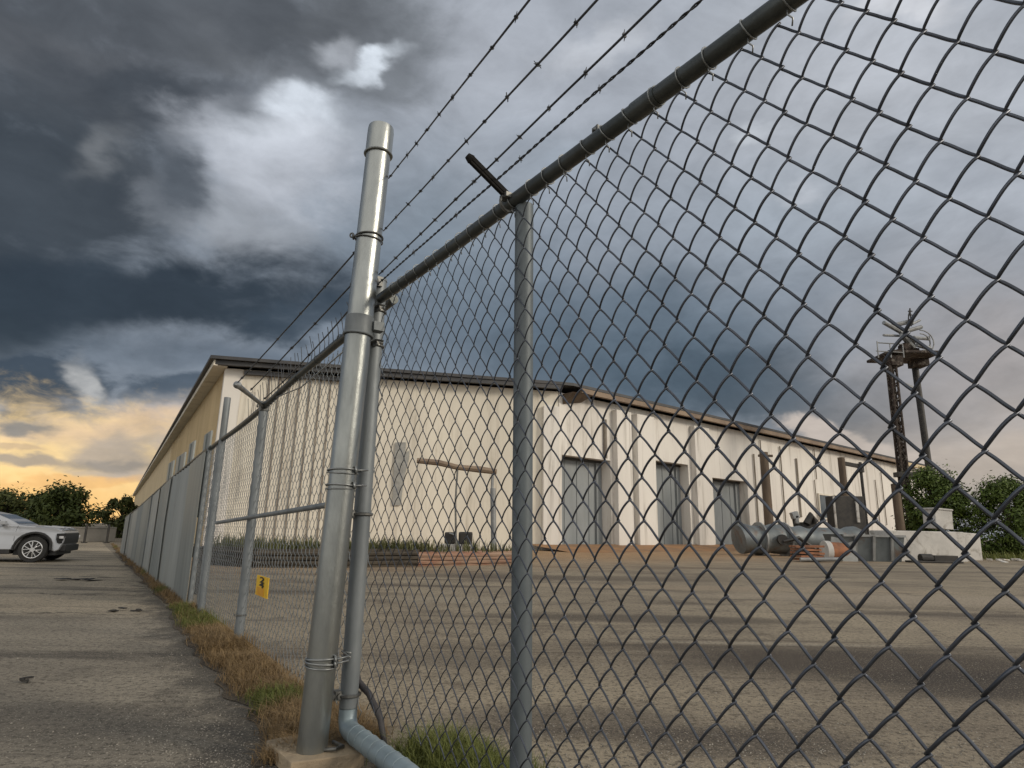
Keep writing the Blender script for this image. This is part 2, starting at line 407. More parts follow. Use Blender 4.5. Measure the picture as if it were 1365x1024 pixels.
col = wt.mix(1.0, col, comb.outputs[0], 'MULTIPLY')
# unseen half of the sky behind the camera, brightened to add soft frontal light
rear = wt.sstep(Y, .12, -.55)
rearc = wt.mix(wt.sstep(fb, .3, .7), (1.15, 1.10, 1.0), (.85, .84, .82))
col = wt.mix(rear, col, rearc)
nish = wt.n('ShaderNodeTexSky', sky_type='NISHITA')
nish.sun_disc = False
nish.sun_elevation = SUN_EL
nish.sun_rotation = SUN_AZ
ncol = wt.mix(1.0, nish.outputs[0], (.1, .1, .1), 'MULTIPLY')
col = wt.mix(.95, ncol, col)
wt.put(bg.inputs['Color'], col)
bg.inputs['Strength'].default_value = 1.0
W.cycles.sampling_method = 'NONE'

sl = bpy.data.lights.new('sun', 'SUN')
sl.energy = 1.7; sl.angle = math.radians(11); sl.color = (1.0, .89, .73)
so = bpy.data.objects.new('sun', sl); COL.objects.link(so)
sd = Vector((math.sin(SUN_AZ) * math.cos(SUN_EL), math.cos(SUN_AZ) * math.cos(SUN_EL), math.sin(SUN_EL)))
so.rotation_euler = sd.to_track_quat('Z', 'Y').to_euler()
so.location = (30, -20, 40)
S.view_settings.view_transform = 'Standard'
S.view_settings.look = 'None'
S.view_settings.exposure = 0
S.view_settings.gamma = 1

# ------------------------------------------------------------------ fence planes
RP = Vector((-.76, 3.4, 0)); RD = Vector((.562, -.827, 0)).normalized(); RN = Vector((-.827, -.562, 0)).normalized()
LP = Vector((-.70, 3.53, 0)); LD = Vector((-.555, .832, 0)).normalized(); LN = Vector((-.832, -.555, 0)).normalized()
def R3(s, z, o=0): return RP + RD * s + RN * o + Vector((0, 0, z))
def L3(s, z, o=0): return LP + LD * s + LN * o + Vector((0, 0, z))
def rs(x, y, o=0):
    p = onpl(x, y, RP + RN * o, RN); return (p - RP).dot(RD), p.z
def ls(x, y, o=0):
    p = onpl(x, y, LP + LN * o, LN); return (p - LP).dot(LD), p.z
LEND = 24.9

# ------------------------------------------------------------------ ground
def sheet(name, poly, z, mat, sub=None):
    mb = MB(); mb.add([(p[0], p[1], z) for p in poly], [tuple(range(len(poly)))])
    return struct(mb.build(name, mat))
sheet('ground', [(-900, -300), (900, -300), (900, 1500), (-900, 1500)], -.004, M['ground'])
far = L3(LEND, 0)
sheet('yard', [R3(14, 0), R3(-.2, 0), L3(0, 0, -.02), far, (-20, 33.5, 0), (3.3, 40, 0), (42, 72, 0), (60, 70, 0), (40, -12, 0)], 0, M['yard'])
r0, r1 = L3(-16, 0, .25), L3(LEND + 16, 0, .3)
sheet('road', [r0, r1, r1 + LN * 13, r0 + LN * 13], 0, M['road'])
# verge: strip of soil along the fence foot
VL = [(150, 726), (166, 748), (200, 780), (228, 806), (238, 832), (258, 858), (285, 885), (330, 935), (358, 975), (352, 1010), (345, 1024)]
vl = [gz(*p) for p in VL]
vr = [LP + LD * (p - LP).dot(LD) - LN * .05 for p in vl]
poly = []
for i, p in enumerate(vl):
    w = p + (LN * (.06 * math.sin(i * 2.3)))
    poly.append(w)
mb = MB()
vs, fs = [], []
N = 60
strip = []
for i in range(len(vl) - 1):
    for k in range(16):
        t = k / 16
        a = vl[i].lerp(vl[i + 1], t); b = vr[i].lerp(vr[i + 1], t)
        a = a + LN * .10 * (mnoise.noise(a * 3) + .3)
        strip.append((a, b))
for a, b in strip:
    a = a + LN * (.03 + .05 * mnoise.noise(a * 1.9))
    vs += [(a.x, a.y, .005), (b.x, b.y, .012)]
for i in range(len(strip) - 1):
    fs.append((2 * i, 2 * i + 2, 2 * i + 3, 2 * i + 1))
mb.add(vs, fs)
struct(mb.build('verge', M['soil']))

def grass(name, mat, pts, h, w=.004, lean=.6, per=1, sp=.025):
    mb = MB()
    for p, s_ in pts:
        for _ in range(per):
            a = random.uniform(0, 2 * PI)
            hh = h * s_ * random.uniform(.45, 1.25)
            d = Vector((math.cos(a), math.sin(a), 0))
            side = Vector((-d.y, d.x, 0)) * w * random.uniform(.6, 1.5)
            b = p + Vector((random.gauss(0, sp), random.gauss(0, sp), 0))
            ln = d * hh * random.uniform(.1, lean)
            mid = b + ln * .35 + Vector((0, 0, hh * .62))
            tip = b + ln * 1.1 + Vector((0, 0, hh * random.uniform(.7, 1)))
            mb.add([b - side, b + side, mid + side * .7, mid - side * .7, tip], [(0, 1, 2, 3), (3, 2, 4)])
    o = mb.build(name, mat); o['kind'] = 'stuff'
    return o
SG = (gz(252, 830) - LP).dot(LD)
dry, green = [], []
for _ in range(5200):
    i = random.random() ** .75 * (len(strip) - 1)
    a, b = strip[int(i)]
    t = .12 + .88 * random.random()
    p = a.lerp(b, t); p.z = .006
    if (b - a).length < .02: continue
    clump = mnoise.noise(p * 2.2) * .5 + .55
    if random.random() > clump + .25: continue
    edge = min(1, .35 + 2.2 * min(t, .5))
    sc = edge * (.5 + clump)
    sp = (p - LP).dot(LD)
    isg = (abs(sp - SG) < .75 and random.random() < .8) or mnoise.noise(p * 1.3 + Vector((9, 3, 0))) > .42
    (green if isg else dry).append((p, sc * (1.15 if p.y > 8 else 1)))
grass('dry_grass', M['drygrass'], dry, .095, .0018, 2.0, 9, .04)
grass('verge_grass', M['greengrass'], green, .10, .002, 1.4, 8, .035)
def gravel(name, mat, pts, r0, r1):
    mb = MB()
    for p in pts:
        r = random.uniform(r0, r1) * random.uniform(.6, 1.2)
        a = random.uniform(0, PI); c, s_ = math.cos(a) * r, math.sin(a) * r
        k = random.uniform(.5, .9); h_ = r * random.uniform(.5, 1.0)
        mb.add([p + Vector((c, s_, 0)), p + Vector((-s_ * k, c * k, 0)), p + Vector((-c, -s_, 0)), p + Vector((s_ * k, -c * k, 0)),
                p + Vector((c * .5, s_ * .5, h_)), p + Vector((-c * .4, -s_ * .5, h_ * .8))],
               [(0, 1, 4), (1, 2, 5), (1, 5, 4), (2, 3, 5), (3, 0, 4), (3, 4, 5)])
    o = mb.build(name, mat); o['kind'] = 'stuff'
    return o
M['chip'] = leafmat('stone_chips', (.09, .08, .066), (.40, .37, .32), 3)
gv = []
for _ in range(6500):
    x_ = random.uniform(-60, 420); y_ = 1040 - 235 * random.random() ** 1.6
    p = gz(x_, y_)
    d_ = (p - LP).dot(LN)
    if d_ < .05: continue
    near = math.exp(-((d_ - .75) / .35) ** 2)
    if random.random() < .18 + .8 * near: gv.append(p + Vector((0, 0, .001)))
gravel('road_gravel', M['chip'], gv, .002, .0065)
gv = []
for _ in range(9000):
    p = gz(random.uniform(450, 1420), 1060 - 260 * random.random() ** 1.5)
    if (p - RP).dot(RN) < -.05 and mnoise.noise(p * 1.5) > -.25: gv.append(p + Vector((0, 0, .001)))
gravel('yard_gravel', M['chip'], gv, .002, .007)
gp = []
for _ in range(1500):
    s_ = random.uniform(.2, 1.75); o_ = random.uniform(-.60, -.08)
    p = R3(s_, .0, o_)
    k = 1 - abs(o_ + .28) / .36
    if random.random() < k * 1.5 and mnoise.noise(p * 3) > -.35: gp.append((p, .5 + .7 * max(0, k)))
grass('gate_grass', M['greengrass'], gp, .16, .0022, .9, 9)

# ------------------------------------------------------------------ chain link mesh
def chainlink(mb, P, D, Nn, s0, s1, zf, hsf, sc, jmax, r0, b0, seg, sides, vary=False, top=None):
    nw0 = int(math.floor((s0 - sc) / hsf(0))); nw1 = int(math.ceil((s1 - sc) / hsf(0)))
    for c in range(nw0, nw1):
        pts = []
        jit = random.uniform(-.0015, .0015)
        k_ = .60 + .42 * min(1, max(0, ((sc + c * hsf(0)) - .5) / 1.9)) if vary else 1.0
        b = b0 * (k_ - .22) if vary else b0
        for j in range(jmax):
            # row j (upper) to row j+1 (lower)
            ca = c if (c + j) % 2 == 0 else c + 1
            cb = c + 1 if ca == c else c
            for k in range(seg):
                t = k / seg
                tt = t
                jj = j + t
                A = .0030
                cc = ca + (cb - ca) * tt
                s_ = sc + cc * hsf(jj) + jit
                ex = (cb - ca) * (-1 if t < .5 else 1) * A * (abs(2 * t - 1) ** 3)
                s_ += ex
                # going down: right->left is the '/' strand, in front
                front = 1 if ca > cb else -1
                y = (b if front > 0 else -.38 * b) * (math.sin(PI * t) ** .6 if 0 < t < 1 else 0)
                z = zf(jj)
                s_ += .0045 * mnoise.noise(Vector((c * .31, z * 2.2, 5)))
                if top: z = min(z, top(s_))
                wob = mnoise.noise(Vector((s_ * 3, z * 3, c * .07))) * .007
                pts.append(P + D * s_ + Nn * (y + wob) + Vector((0, 0, z)))
        r = r0 * k_
        if len(pts) > 2:
            mb.tube(pts, r, sides, caps=True)

zf = lambda j: 2.3588 - .0645 * j + .000161 * j * j
hsf = lambda j: .0524 - .0001 * j
fr = thing('chain_link_fence', R3(1.365, 0), 'dark woven wire fence panel filling the right foreground, with rounded steel frame and overhead rail', 'fence', 'chain link fence runs')
mb = MB(); chainlink(mb, RP, RD, RN, .0, 4.3, zf, hsf, 2.5132, 36, .0035, .0140, 9, 6, True)
mb.build('wire_mesh', M['wire'], fr, smooth='all')
RZ = 2.402
mb = MB()
pts = [R3(s_, RZ - .006 * math.sin(PI * max(0, min(1, (s_ + .1) / 1.47)))) for s_ in [x * .2 - .02 for x in range(0, 26)]]
mb.tube(pts, .029, 16); mb.tube([R3(2.02, RZ), R3(2.12, RZ)], .032, 16)
mb.build('top_rail', M['rail'], fr, smooth=True)
# frame pipe: upright, elbow and bottom pipe in two parts
mb = MB()
mb.tube([R3(-.072, 2.52), R3(-.072, .21)], .046, 18)
mb.tube([R3(-.072, 2.52), R3(-.072, 2.535), R3(-.072, 2.545)], [.049, .047, .02], 18)
mb.build('frame_upright', M['galv'], fr, smooth=True)
mb = MB()
mb.tube([R3(-.072, .205), R3(-.069, .155), R3(-.05, .126), R3(-.015, .114), R3(.06, .112), R3(.66, .112), R3(.70, .112), R3(.722, .112), R3(.732, .112)], [.0455, .046, .047, .046, .046, .046, .043, .031, .012], 18)
for k in range(7):
    mb.ring(R3(.07 + .085 * k, .112), RD, .047, .0018, 18, 4)
mb.build('frame_bottom_pipe', M['bluepipe'], fr, smooth=True)
def fence_post(parent, base, top, r, name='post', cap=False, mat='galv'):
    mb = MB(); mb.tube([base, base.lerp(top, .5), top], r, 18)
    if cap: mb.tube([top, top + Vector((0, 0, .02)), top + Vector((0, 0, .04))], [r * 1.08, r * .95, r * .3], 18)
    return mb.build(name, M[mat], parent, smooth=True)
fence_post(fr, R3(1.365, -.1, -.06), R3(1.365, 2.38, -.035), .037, mat='bluepost')
fence_post(fr, R3(4.25, -.1, -.06), R3(4.25, 2.38, -.035), .037, mat='bluepost')
# tie wires
first = None
for k in range(27):
    s_ = .16 + k * .108 + random.uniform(-.015, .015)
    if first is None or k % 3 == 0:
        mb = MB()
        ax = (RD + Vector((0, 0, random.uniform(-.45, .45)))).normalized()
        mb.ring(R3(0, 0), ax, .0325, .0024, 18, 5)
        mb.tube([R3(0, -.031, .006), R3(.004, -.05, .012), R3(.012, -.062, .004), R3(.004, -.075, -.004)], .0022, 5)
        off = parent_world(fr)
        o = mb.build('tie_wire', M['tie'], None, smooth='all')
        for v_ in o.data.vertices: v_.co -= R3(0, 0)
        o.parent = fr
        first = o
    else:
        o = first.copy(); COL.objects.link(o); o.parent = fr
    o.location = R3(s_, RZ) - parent_world(fr)
# barbed wire arm on the post
ab = R3(1.335, 2.415, .025); at_ = ab + (RN * .185 + Vector((0, 0, .105)))
mb = MB()
dirA = (at_ - ab).normalized()
mb.box((ab + at_) / 2, ((at_ - ab).length, .016, .034), dirA, RD)
mb.box((ab + at_) / 2 + RD * .009 , ((at_ - ab).length * .98, .004, .012), dirA, RD)
mb.tube([at_ - dirA * .01, at_ + dirA * .014], [.02, .012], 10)
mb.build('extension_arm', M['arm'], fr, bevel=.002)
mb = MB(); mb.ring(ab + Vector((0, 0, -.03)), RD, .036, .007, 18, 6); mb.box(ab + Vector((0, 0, -.004)), (.05, .05, .02), RD)
mb.build('arm_bracket', M['clamp'], fr, smooth=True)
mb = MB(); mb.box(R3(1.84, RZ + .035), (.03, .02, .03), RD); mb.tube([R3(1.84, RZ + .03, -.012), R3(1.84, RZ + .055, 0), R3(1.84, RZ + .03, .012)], .008, 8)
mb.build('rail_bolt', M['clamp'], fr, bevel=.002)
# latch + clamps on the upright
mb = MB()
mb.box(R3(-.03, 2.50, .02), (.035, .04, .06), RD); mb.tube([R3(-.045, 2.47, .03), R3(-.02, 2.53, .035), R3(.0, 2.47, .03)], .006, 8)
mb.build('latch', M['clamp'], fr, bevel=.003)
for z_ in (2.33, 2.12):
    mb = MB(); mb.ring(R3(-.072, z_), (0, 0, 1), .05, .009, 20, 6)
    mb.box(R3(-.01, z_, .02), (.07, .016, .028), RD); mb.tube([R3(-.03, z_, .05), R3(.03, z_ + .01, .03), R3(.06, z_, .0)], .006, 8)
    mb.tube([R3(-.02, z_ + .012, .06), R3(-.02, z_ + .012, -.03)], .009, 8)
    mb.build('clamp', M['clamp'], fr, smooth=True)

# ---- left run
_zp = sorted([(ls(*q)[0], ls(*q)[1]) for q in ((400, 500), (355, 540), (308, 578), (268, 608), (247, 625), (227, 641), (184, 679), (168, 690))] + [(-.1, 2.46), (1.0, 2.44)])
def ZT(s_):
    if s_ <= _zp[0][0]: return _zp[0][1]
    for (a, za), (b, zb) in zip(_zp, _zp[1:]):
        if s_ <= b: return za + (zb - za) * (s_ - a) / (b - a)
    return _zp[-1][1]
fl = thing('chain_link_fence', L3(4, 0), 'fine mesh fence with slim posts between the tall steel post and the grey sheets', 'fence', 'chain link fence runs')
LZ = 2.40
lp2 = 4.15
def sp_of(x, y): return ls(x, y)[0]
s_p2 = sp_of(318, 850); s_p3 = sp_of(268, 812)
S3 = s_p3
S_sheet = sp_of(255, 803)
mb = MB(); chainlink(mb, LP, LD, LN, .12, S_sheet, lambda j: 2.36 - .0615 * j, lambda j: .0515, .12, 37, .0024, .008, 5, 4, False, lambda q: ZT(q) - .03)
mb.build('wire_mesh', M['galv'], fl, smooth='all')
mb = MB(); mb.tube([L3(s_, ZT(s_) - .008 * math.sin(s_ * 1.9)) for s_ in [x * .35 + .05 for x in range(int(S_sheet / .35) + 1)]], .030, 14)
for s_ in (.5, 1.0, 1.55, 2.1, 2.7, 3.4): mb.ring(L3(s_, ZT(s_)), LD, .031, .004, 14, 4)
mb.build('top_rail', M['rail'], fl, smooth=True)
for s_, top in ((s_p2, ZT(s_p2)), (S3, ls(313, 522)[1])):
    fence_post(fl, L3(s_, -.1, .0), L3(s_, top, .0), .043)
fence_post(fl, L3(S3 + .35, -.1, -.02), L3(S3 + .35, ZT(S3 + .35), -.02), .03)
mb = MB(); mb.ring(L3(s_p2, .27), (0, 0, 1), .047, .008, 18, 6); mb.box(L3(s_p2, .27, .05), (.05, .02, .02), LD); mb.build('clamp', M['clamp'], fl, smooth=True)
a = ls(444, 672, .05); b = ls(289, 697, .05)
mb = MB(); mb.tube([L3(a[0] - .1, a[1], .05), L3(a[0], a[1], .05), L3(b[0], b[1], .05)], [.006, .02, .02], 10); mb.build('brace_rail', M['galv'], fl, smooth=True)
a = ls(462, 487); b = ls(364, 545)
mb = MB(); mb.tube([L3(.55, 2.33, .02), L3(s_p2 * .6, 2.25, .0), L3(s_p2 - .05, 2.33, .01)], .006, 6); mb.build('tension_wire', M['tie'], fl, smooth='all')
# arm on left post
ab = L3(s_p2, ZT(s_p2), 0); tipL = ls(316, 513, .42)
at2 = L3(tipL[0], tipL[1], .42)
mb = MB(); d_ = (at2 - ab).normalized()
mb.tube([ab, ab.lerp(at2, .5), ab.lerp(at2, .9), at2, at2 + d_ * .03], [.02, .02, .024, .034, .012], 12)
mb.build('extension_arm', M['tie'], fl, smooth=True)
mb = MB(); mb.box(ab, (.1, .09, .1), LD); mb.tube([ab + LN * .06, ab + LN * .075], .02, 10); mb.build('arm_bracket', M['clamp'], fl, bevel=.006)
# upper strip of loose vertical wires above the rail
for k in range(34):
    mb = MB()
    s_ = .25 + k * .115
    zt = ZT(s_) + .22 - .03 * math.sin(s_ * 1.4) + random.uniform(-.03, .05)
    mb.tube([L3(s_, ZT(s_), .0), L3(s_ + random.uniform(-.02, .02), (ZT(s_) + zt) / 2, random.uniform(-.01, .02)), L3(s_ + random.uniform(-.03, .03), zt, .03)], .003, 4)
    mb.build('loose_wire', M['barb'], fl, smooth='all')

# ---- sheet metal fence further along
fs_ = thing('sheet_metal_fence', L3((S_sheet + LEND) / 2, 0), 'long grey green sheet metal fence receding beside the road toward the trees', 'fence')
edges = [S_sheet]
while edges[-1] < LEND - 1.2:
    edges.append(edges[-1] + random.uniform(1.5, 2.4))
edges[-1] = LEND
for i in range(len(edges) - 1):
    e0, e1 = edges[i] - .03, edges[i + 1] + .03
    mb = MB()
    n_ = max(4, int((e1 - e0) / .11))
    ph = random.uniform(0, 3); amp = random.choice((.006, .014, .02)); tilt = random.uniform(-.03, .03)
    fr_, bk_ = [], []
    for k in range(n_ + 1):
        s_ = e0 + (e1 - e0) * k / n_
        o_ = (.045 if i % 2 else .058) + amp * math.sin(k * 2.1 + ph) + tilt * (k / n_ - .5)
        fr_ += [L3(s_, .03, o_), L3(s_, 1.2, o_ + .012 * math.sin(s_ * 2)), L3(s_, ZT(s_) - .04, o_)]
        bk_ += [L3(s_, .03, o_ - .006), L3(s_, 1.2, o_ - .006 + .012 * math.sin(s_ * 2)), L3(s_, ZT(s_) - .04, o_ - .006)]
    nf = len(fr_)
    ff = []
    for k in range(n_):
        for q in (0, 1):
            a_ = 3 * k + q
            ff += [(a_, a_ + 3, a_ + 4, a_ + 1), (nf + a_, nf + a_ + 1, nf + a_ + 4, nf + a_ + 3)]
        ff += [(3 * k, nf + 3 * k, nf + 3 * k + 3, 3 * k + 3), (3 * k + 2, 3 * k + 5, nf + 3 * k + 5, nf + 3 * k + 2)]
    ff += [(0, 1, nf + 1, nf), (1, 2, nf + 2, nf + 1), (3 * n_, nf + 3 * n_, nf + 3 * n_ + 1, 3 * n_ + 1), (3 * n_ + 1, nf + 3 * n_ + 1, nf + 3 * n_ + 2, 3 * n_ + 2)]
    mb.add(fr_ + bk_, ff)
    mb.build('sheet_panel', M['sheet2'] if i in (1, 3, 6) else M['sheet'], fs_, smooth=True)
    if i % 2 == 0:
        fence_post(fs_, L3(edges[i], -.1, .02), L3(edges[i], ZT(edges[i]) + .02, .02), .035)
mb = MB(); mb.tube([L3(s_, ZT(s_), .02) for s_ in [S_sheet - .1 + (LEND - S_sheet + .1) * k / 30 for k in range(31)]], .030, 12); mb.build('top_rail', M['rail'], fs_, smooth=True)
# boards standing higher than the rail
for x0, x1, yt, yb in ((273, 281, 580, 612), (253, 259, 592, 622), (236, 246, 610, 636), (225, 231, 618, 642)):
    s0, z0 = ls(x0, yt, -.05); s1, z1 = ls(x1, yt, -.05)
    sm = (s0 + s1) / 2; w_ = max(.22, abs(s0 - s1))
    mb = MB(); mb.box(L3(sm, (z0 + 1.2) / 2, -.06), (w_, .03, z0 - 1.2), LD); mb.box(L3(sm, (z0 + 1.2) / 2, -.035), (.04, .02, z0 - 1.25), LD)
    mb.build('raised_board', M['sheet'], fs_, bevel=.005)
# small black box behind the fence posts
s_, z_ = ls(268, 737, -.3)
mb = MB(); mb.box(L3(s_, z_, -.3), (.5, .2, .16), LD); mb.box(L3(s_, z_ / 2, -.3), (.05, .05, z_), LD); mb.box(L3(s_, z_ + .09, -.3), (.56, .24, .02), LD)
tag(mb.build('meter_box', M['blackmetal'], None, bevel=.01), 'small black box on a leg behind the first grey fence sheets', 'box')

# ---- yellow sign
s0, z0 = ls(350, 780, .02)
a1 = ls(343, 766, .02); a2 = ls(359, 766, .02); a3 = ls(350, 796, .02)
w_ = abs(a1[0] - a2[0]); h_ = (a1[1] - a3[1])
sg = thing('warning_sign', L3(s0, 0, .02), 'small yellow plate with black lettering hung on the fine mesh beside the tall steel post', 'sign')
zc = (a1[1] + a3[1]) / 2
mb = MB(); mb.box(L3(s0, zc, .022), (w_, .006, h_), LD); mb.build('plate', M['sign'], sg)
mb = MB(); mb.box(L3(s0 + w_ * .08, zc - h_ * .27, .026), (w_ * .6, .004, h_ * .4), LD); mb.build('orange_band', M['signlow'], sg)
cu = bpy.data.curves.new('lettering', 'FONT'); cu.body = '2\n4'; cu.size = h_ * .40; cu.align_x = 'CENTER'; cu.space_line = .62; cu.extrude = .001; cu.offset = .001
tmp = bpy.data.objects.new('tmp', cu); COL.objects.link(tmp)
dg = bpy.context.evaluated_depsgraph_get()
me = bpy.data.meshes.new_from_object(tmp.evaluated_get(dg)); bpy.data.objects.remove(tmp)
me.materials.clear(); me.materials.append(M['ink'])
lo = bpy.data.objects.new('lettering', me); COL.objects.link(lo); lo.parent = sg
kx = .45 * w_ / (.55 * h_ * .40)
xax = -LD; yax = Vector((0, 0, 1)); zax = xax.cross(yax)
lo.matrix_local = Matrix.Translation(L3(s0, zc + h_ * .18, .029) - parent_world(sg)) @ Matrix(((xax.x * kx, yax.x, zax.x), (xax.y * kx, yax.y, zax.y), (xax.z * kx, yax.z, zax.z))).to_4x4()

# ------------------------------------------------------------------ tall steel post
pb = gz(416, 1000, .06); pb.z = .1
ptop = Vector((pb.x + .105, pb.y, 3.43))
tp = thing('steel_post', Vector((pb.x, pb.y, 0)), 'tallest thick galvanised steel post standing in a tan concrete block in front of the fence', 'post')
def pp(z, o=Vector((0, 0, 0))): return pb.lerp(ptop, (z - .1) / (ptop.z - .1)) + o
mb = MB(); mb.tube([pp(.05), pp(1.2), pp(2.4), pp(3.42)], .0715, 28); mb.build('pole', M['post'], tp, smooth=True)
mb = MB(); mb.tube([pp(3.255), pp(3.415), pp(3.44), pp(3.445)], [.077, .077, .074, .03], 28); mb.ring(pp(3.26), (0, 0, 1), .079, .0065, 28, 8); mb.build('cap', M['post'], tp, smooth=True)
for z_, kind in ((2.72, 'tie'), (2.19, 'band'), (1.39, 'tie'), (1.31, 'tie'), (.47, 'tie'), (.45, 'tie')):
    mb = MB()
    if kind == 'band':
        mb.tube([pp(z_ - .05), pp(z_ + .05)], .0775, 28); mb.ring(pp(z_ - .055), (.05, 0, 1), .079, .007, 28, 8)
        mb.box(pp(z_, RD * .04 + RN * -.09), (.06, .06, .05), RD)
        mb.build('band', M['galv'], tp, smooth=True)
    else:
        mb.ring(pp(z_), (random.uniform(-.08, .08), .05, 1), .078, .005, 28, 6)
        mb.ring(pp(z_ - .014), (random.uniform(-.1, .1), -.05, 1), .078, .004, 28, 6)
        k = pp(z_, Vector((-.086, -.02, 0))) if z_ > 2.5 else pp(z_, Vector((.075, -.03, 0)))
        mb.ring(k, (1, .3, .2), .014, .006, 10, 6); mb.ring(k + Vector((-.008, 0, .008)), (.3, 1, .2), .012, .005, 10, 6)
        if z_ < 2.5:
            mb.tube([k, k + Vector((.05, .05, .006)), R3(-.072, z_ + .01, .055), R3(-.0, z_ + .01, .035)], .005, 6)
        mb.build('wire_tie', M['clamp'] if z_ > 2 else M['tie'], tp, smooth='all')
for z_ in (1.17, .27):
    mb = MB(); mb.ring(R3(-.072, z_), (0, 0, 1), .052, .009, 20, 6)
    mb.tube([pp(z_, RD * .06), R3(-.1, z_, .06), R3(-.05, z_, .055)], .014, 8)
    mb.box(R3(-.085, z_, .06), (.05, .03, .045), RD)
    mb.build('hinge', M['clamp'], tp, smooth=True)
# footing: slightly skewed cast block
fc = [gz(355, 987, .06), gz(443, 969, .06), gz(486, 1003, .06), gz(388, 1017, .06)]
fb0 = [Vector((c.x, c.y, -.05)) for c in fc]
ctr = sum(fc, Vector()) / 4
fb0 = [ctr.xy.to_3d() + (c - ctr.xy.to_3d()) * 1.03 for c in fb0]
for c in fb0: c.z = -.05
mb = MB(); mb.hexa(fb0 + fc); mb.build('footing', M['footing'], tp, bevel=.006)
mb = MB(); mb.tube([pp(.066, Vector((.05, -.02, 0))), pp(.076, Vector((.12, -.03, 0))), pp(.07, Vector((.14, .03, 0))), pp(.076, Vector((.08, .07, 0)))], .009, 8); mb.build('base_wire', M['clamp'], tp, smooth=True)

# black hose hooked on the gate foot
h0 = rs(474, 892, -.05); h1 = rs(492, 925, -.08); h2 = rs(507, 958, -.1)
mb = MB(); mb.tube([R3(h0[0], h0[1], -.05), R3(h0[0] + .03, h0[1] - .06, -.06), R3(h1[0], h1[1], -.08), R3(h2[0], h2[1], -.1), R3(h2[0] + .06, .02, -.12)], [.016, .018, .016, .016, .012], 10)
mb.ring(R3(h0[0] + .035, h0[1] - .07, -.06), (1, -1, -1), .018, .007, 12, 6)
tag(mb.build('hose', M['hose'], None, smooth=True), 'short black hose slanting from the gate frame into the green grass', 'hose')

# ------------------------------------------------------------------ barbed wires
def barbed(pa, pb_, label, sag=0., r=.0036, twisted=False, nb=.2, ext=0.0, dense=False):
    mb = MB()
    d = pb_ - pa
    if ext: pb_ = pa + d * (1 + ext); d = pb_ - pa
    L = d.length; dn = d.normalized()
    n = max(8, int(L / .04))
    u_ = dn.orthogonal().normalized(); w_ = dn.cross(u_)
    def P(t): return pa + d * t + Vector((0, 0, -sag * 4 * t * (1 - t))) + Vector((0, 0, .004 * mnoise.noise(Vector((t * 9, L, 0)))))
    if twisted:
        n = int(L / .012)
        for ph in (0, PI):
            mb.tube([P(i / n) + (u_ * math.cos(i * .9 + ph) + w_ * math.sin(i * .9 + ph)) * r * .8 for i in range(n + 1)], r * .75, 5)
    else:
        mb.tube([P(i / n) for i in range(n + 1)], r, 6)
    x = .06
    while x < L:
        c = P(x / L)
        mb.ring(c, dn, r * 1.6, r * .7, 8, 4)
        for q in range(1 if random.random() < .5 else 2):
            a_ = random.uniform(0, PI)
            e = (u_ * math.cos(a_) + w_ * math.sin(a_)) * random.uniform(.010, .018)
            mb.tube([c - e + dn * .006, c - e * .3, c + e * .3 + dn * .002, c + e - dn * .006], [.001, r * .62, r * .62, .001], 5)
        x += nb * random.uniform(.85, 1.15)
    return tag(mb.build('barbed_wire', M['barb'], None, smooth='all'), label, 'barbed wire', 'barbed wire strands above the fence')
PO = .18
def rw(x, y, o): return onpl(x, y, RP + RN * o, RN)
barbed(aty(518, 238, pb.y + .05), rw(706, 0, .40), 'highest barbed wire strand leaving the tall post toward the upper edge, clear of the arm', .0, ext=.8)
barbed(aty(511, 308, pb.y + .05), rw(796, 0, .33), 'second barbed wire strand from the top, passing over the dark arm without touching', .0, ext=.8)
barbed(aty(505, 366, pb.y + .05), rw(880, 0, .20), 'third barbed wire strand from the top, clipped near the tip of the dark arm', .0, r=.0038, ext=.8)
barbed(aty(504, 378, pb.y + .06), rw(935, 0, .10), 'lowest barbed strand of two dark twisted wires, just above the right top rail', .0, r=.0036, twisted=True, nb=.5, ext=.8)
def lw(x, y, o): return onpl(x, y, LP + LN * o, LN)
barbed(aty(478, 331, pb.y + .05), lw(316, 511, .42), 'uppermost wire strand running from the tall post down to the rounded pale arm tip', .01, r=.005, nb=.5)
barbed(aty(474, 374, pb.y + .05), lw(334, 520, .3), 'middle wire strand left of the tall post, ending midway along the pale arm', .01, r=.005, nb=.6)
barbed(aty(470, 408, pb.y + .06), lw(352, 532, .08), 'lowest sagging wire strand left of the tall post above the loose vertical wires', .03, r=.005, nb=.9)

# ------------------------------------------------------------------ warehouse
HB = 10.0
A = gz(303, 482, HB); Bc = gz(745, 514, HB); C = gz(1228, 622, HB); Lf = gz(180, 660, HB)
for q in (A, Bc, C, Lf): q.z = 0
D = C + (Lf - A) * .45
E_ = Lf + (C - A) * .6
bd = thing('warehouse', (A + Bc + C + Lf) / 4, 'long white warehouse with tall grey doors and a tan gable behind the fence', 'building')
def wallframe(p, q):
    d = (q - p); L = d.length; d = d.normalized(); n = Vector((d.y, -d.x, 0))
    return d, n, L
d1, n1, L1 = wallframe(A, Bc)
d2, n2, L2 = wallframe(Bc, C)
d0, n0, L0 = wallframe(Lf, A)
Z3 = Vector((0, 0, 1))
def wbox(mb, p, d, n, s0, s1, z0, z1, o0, o1):
    mb.box(p + d * (s0 + s1) / 2 + n * (o0 + o1) / 2 + Z3 * (z0 + z1) / 2, (abs(s1 - s0), abs(o1 - o0), z1 - z0), d, n)
mb = MB(); wbox(mb, A, d1, n1, 0, L1 - .05, 0, HB - .4, -.4, 0); mb.build('front_wall', M['facade'], bd)
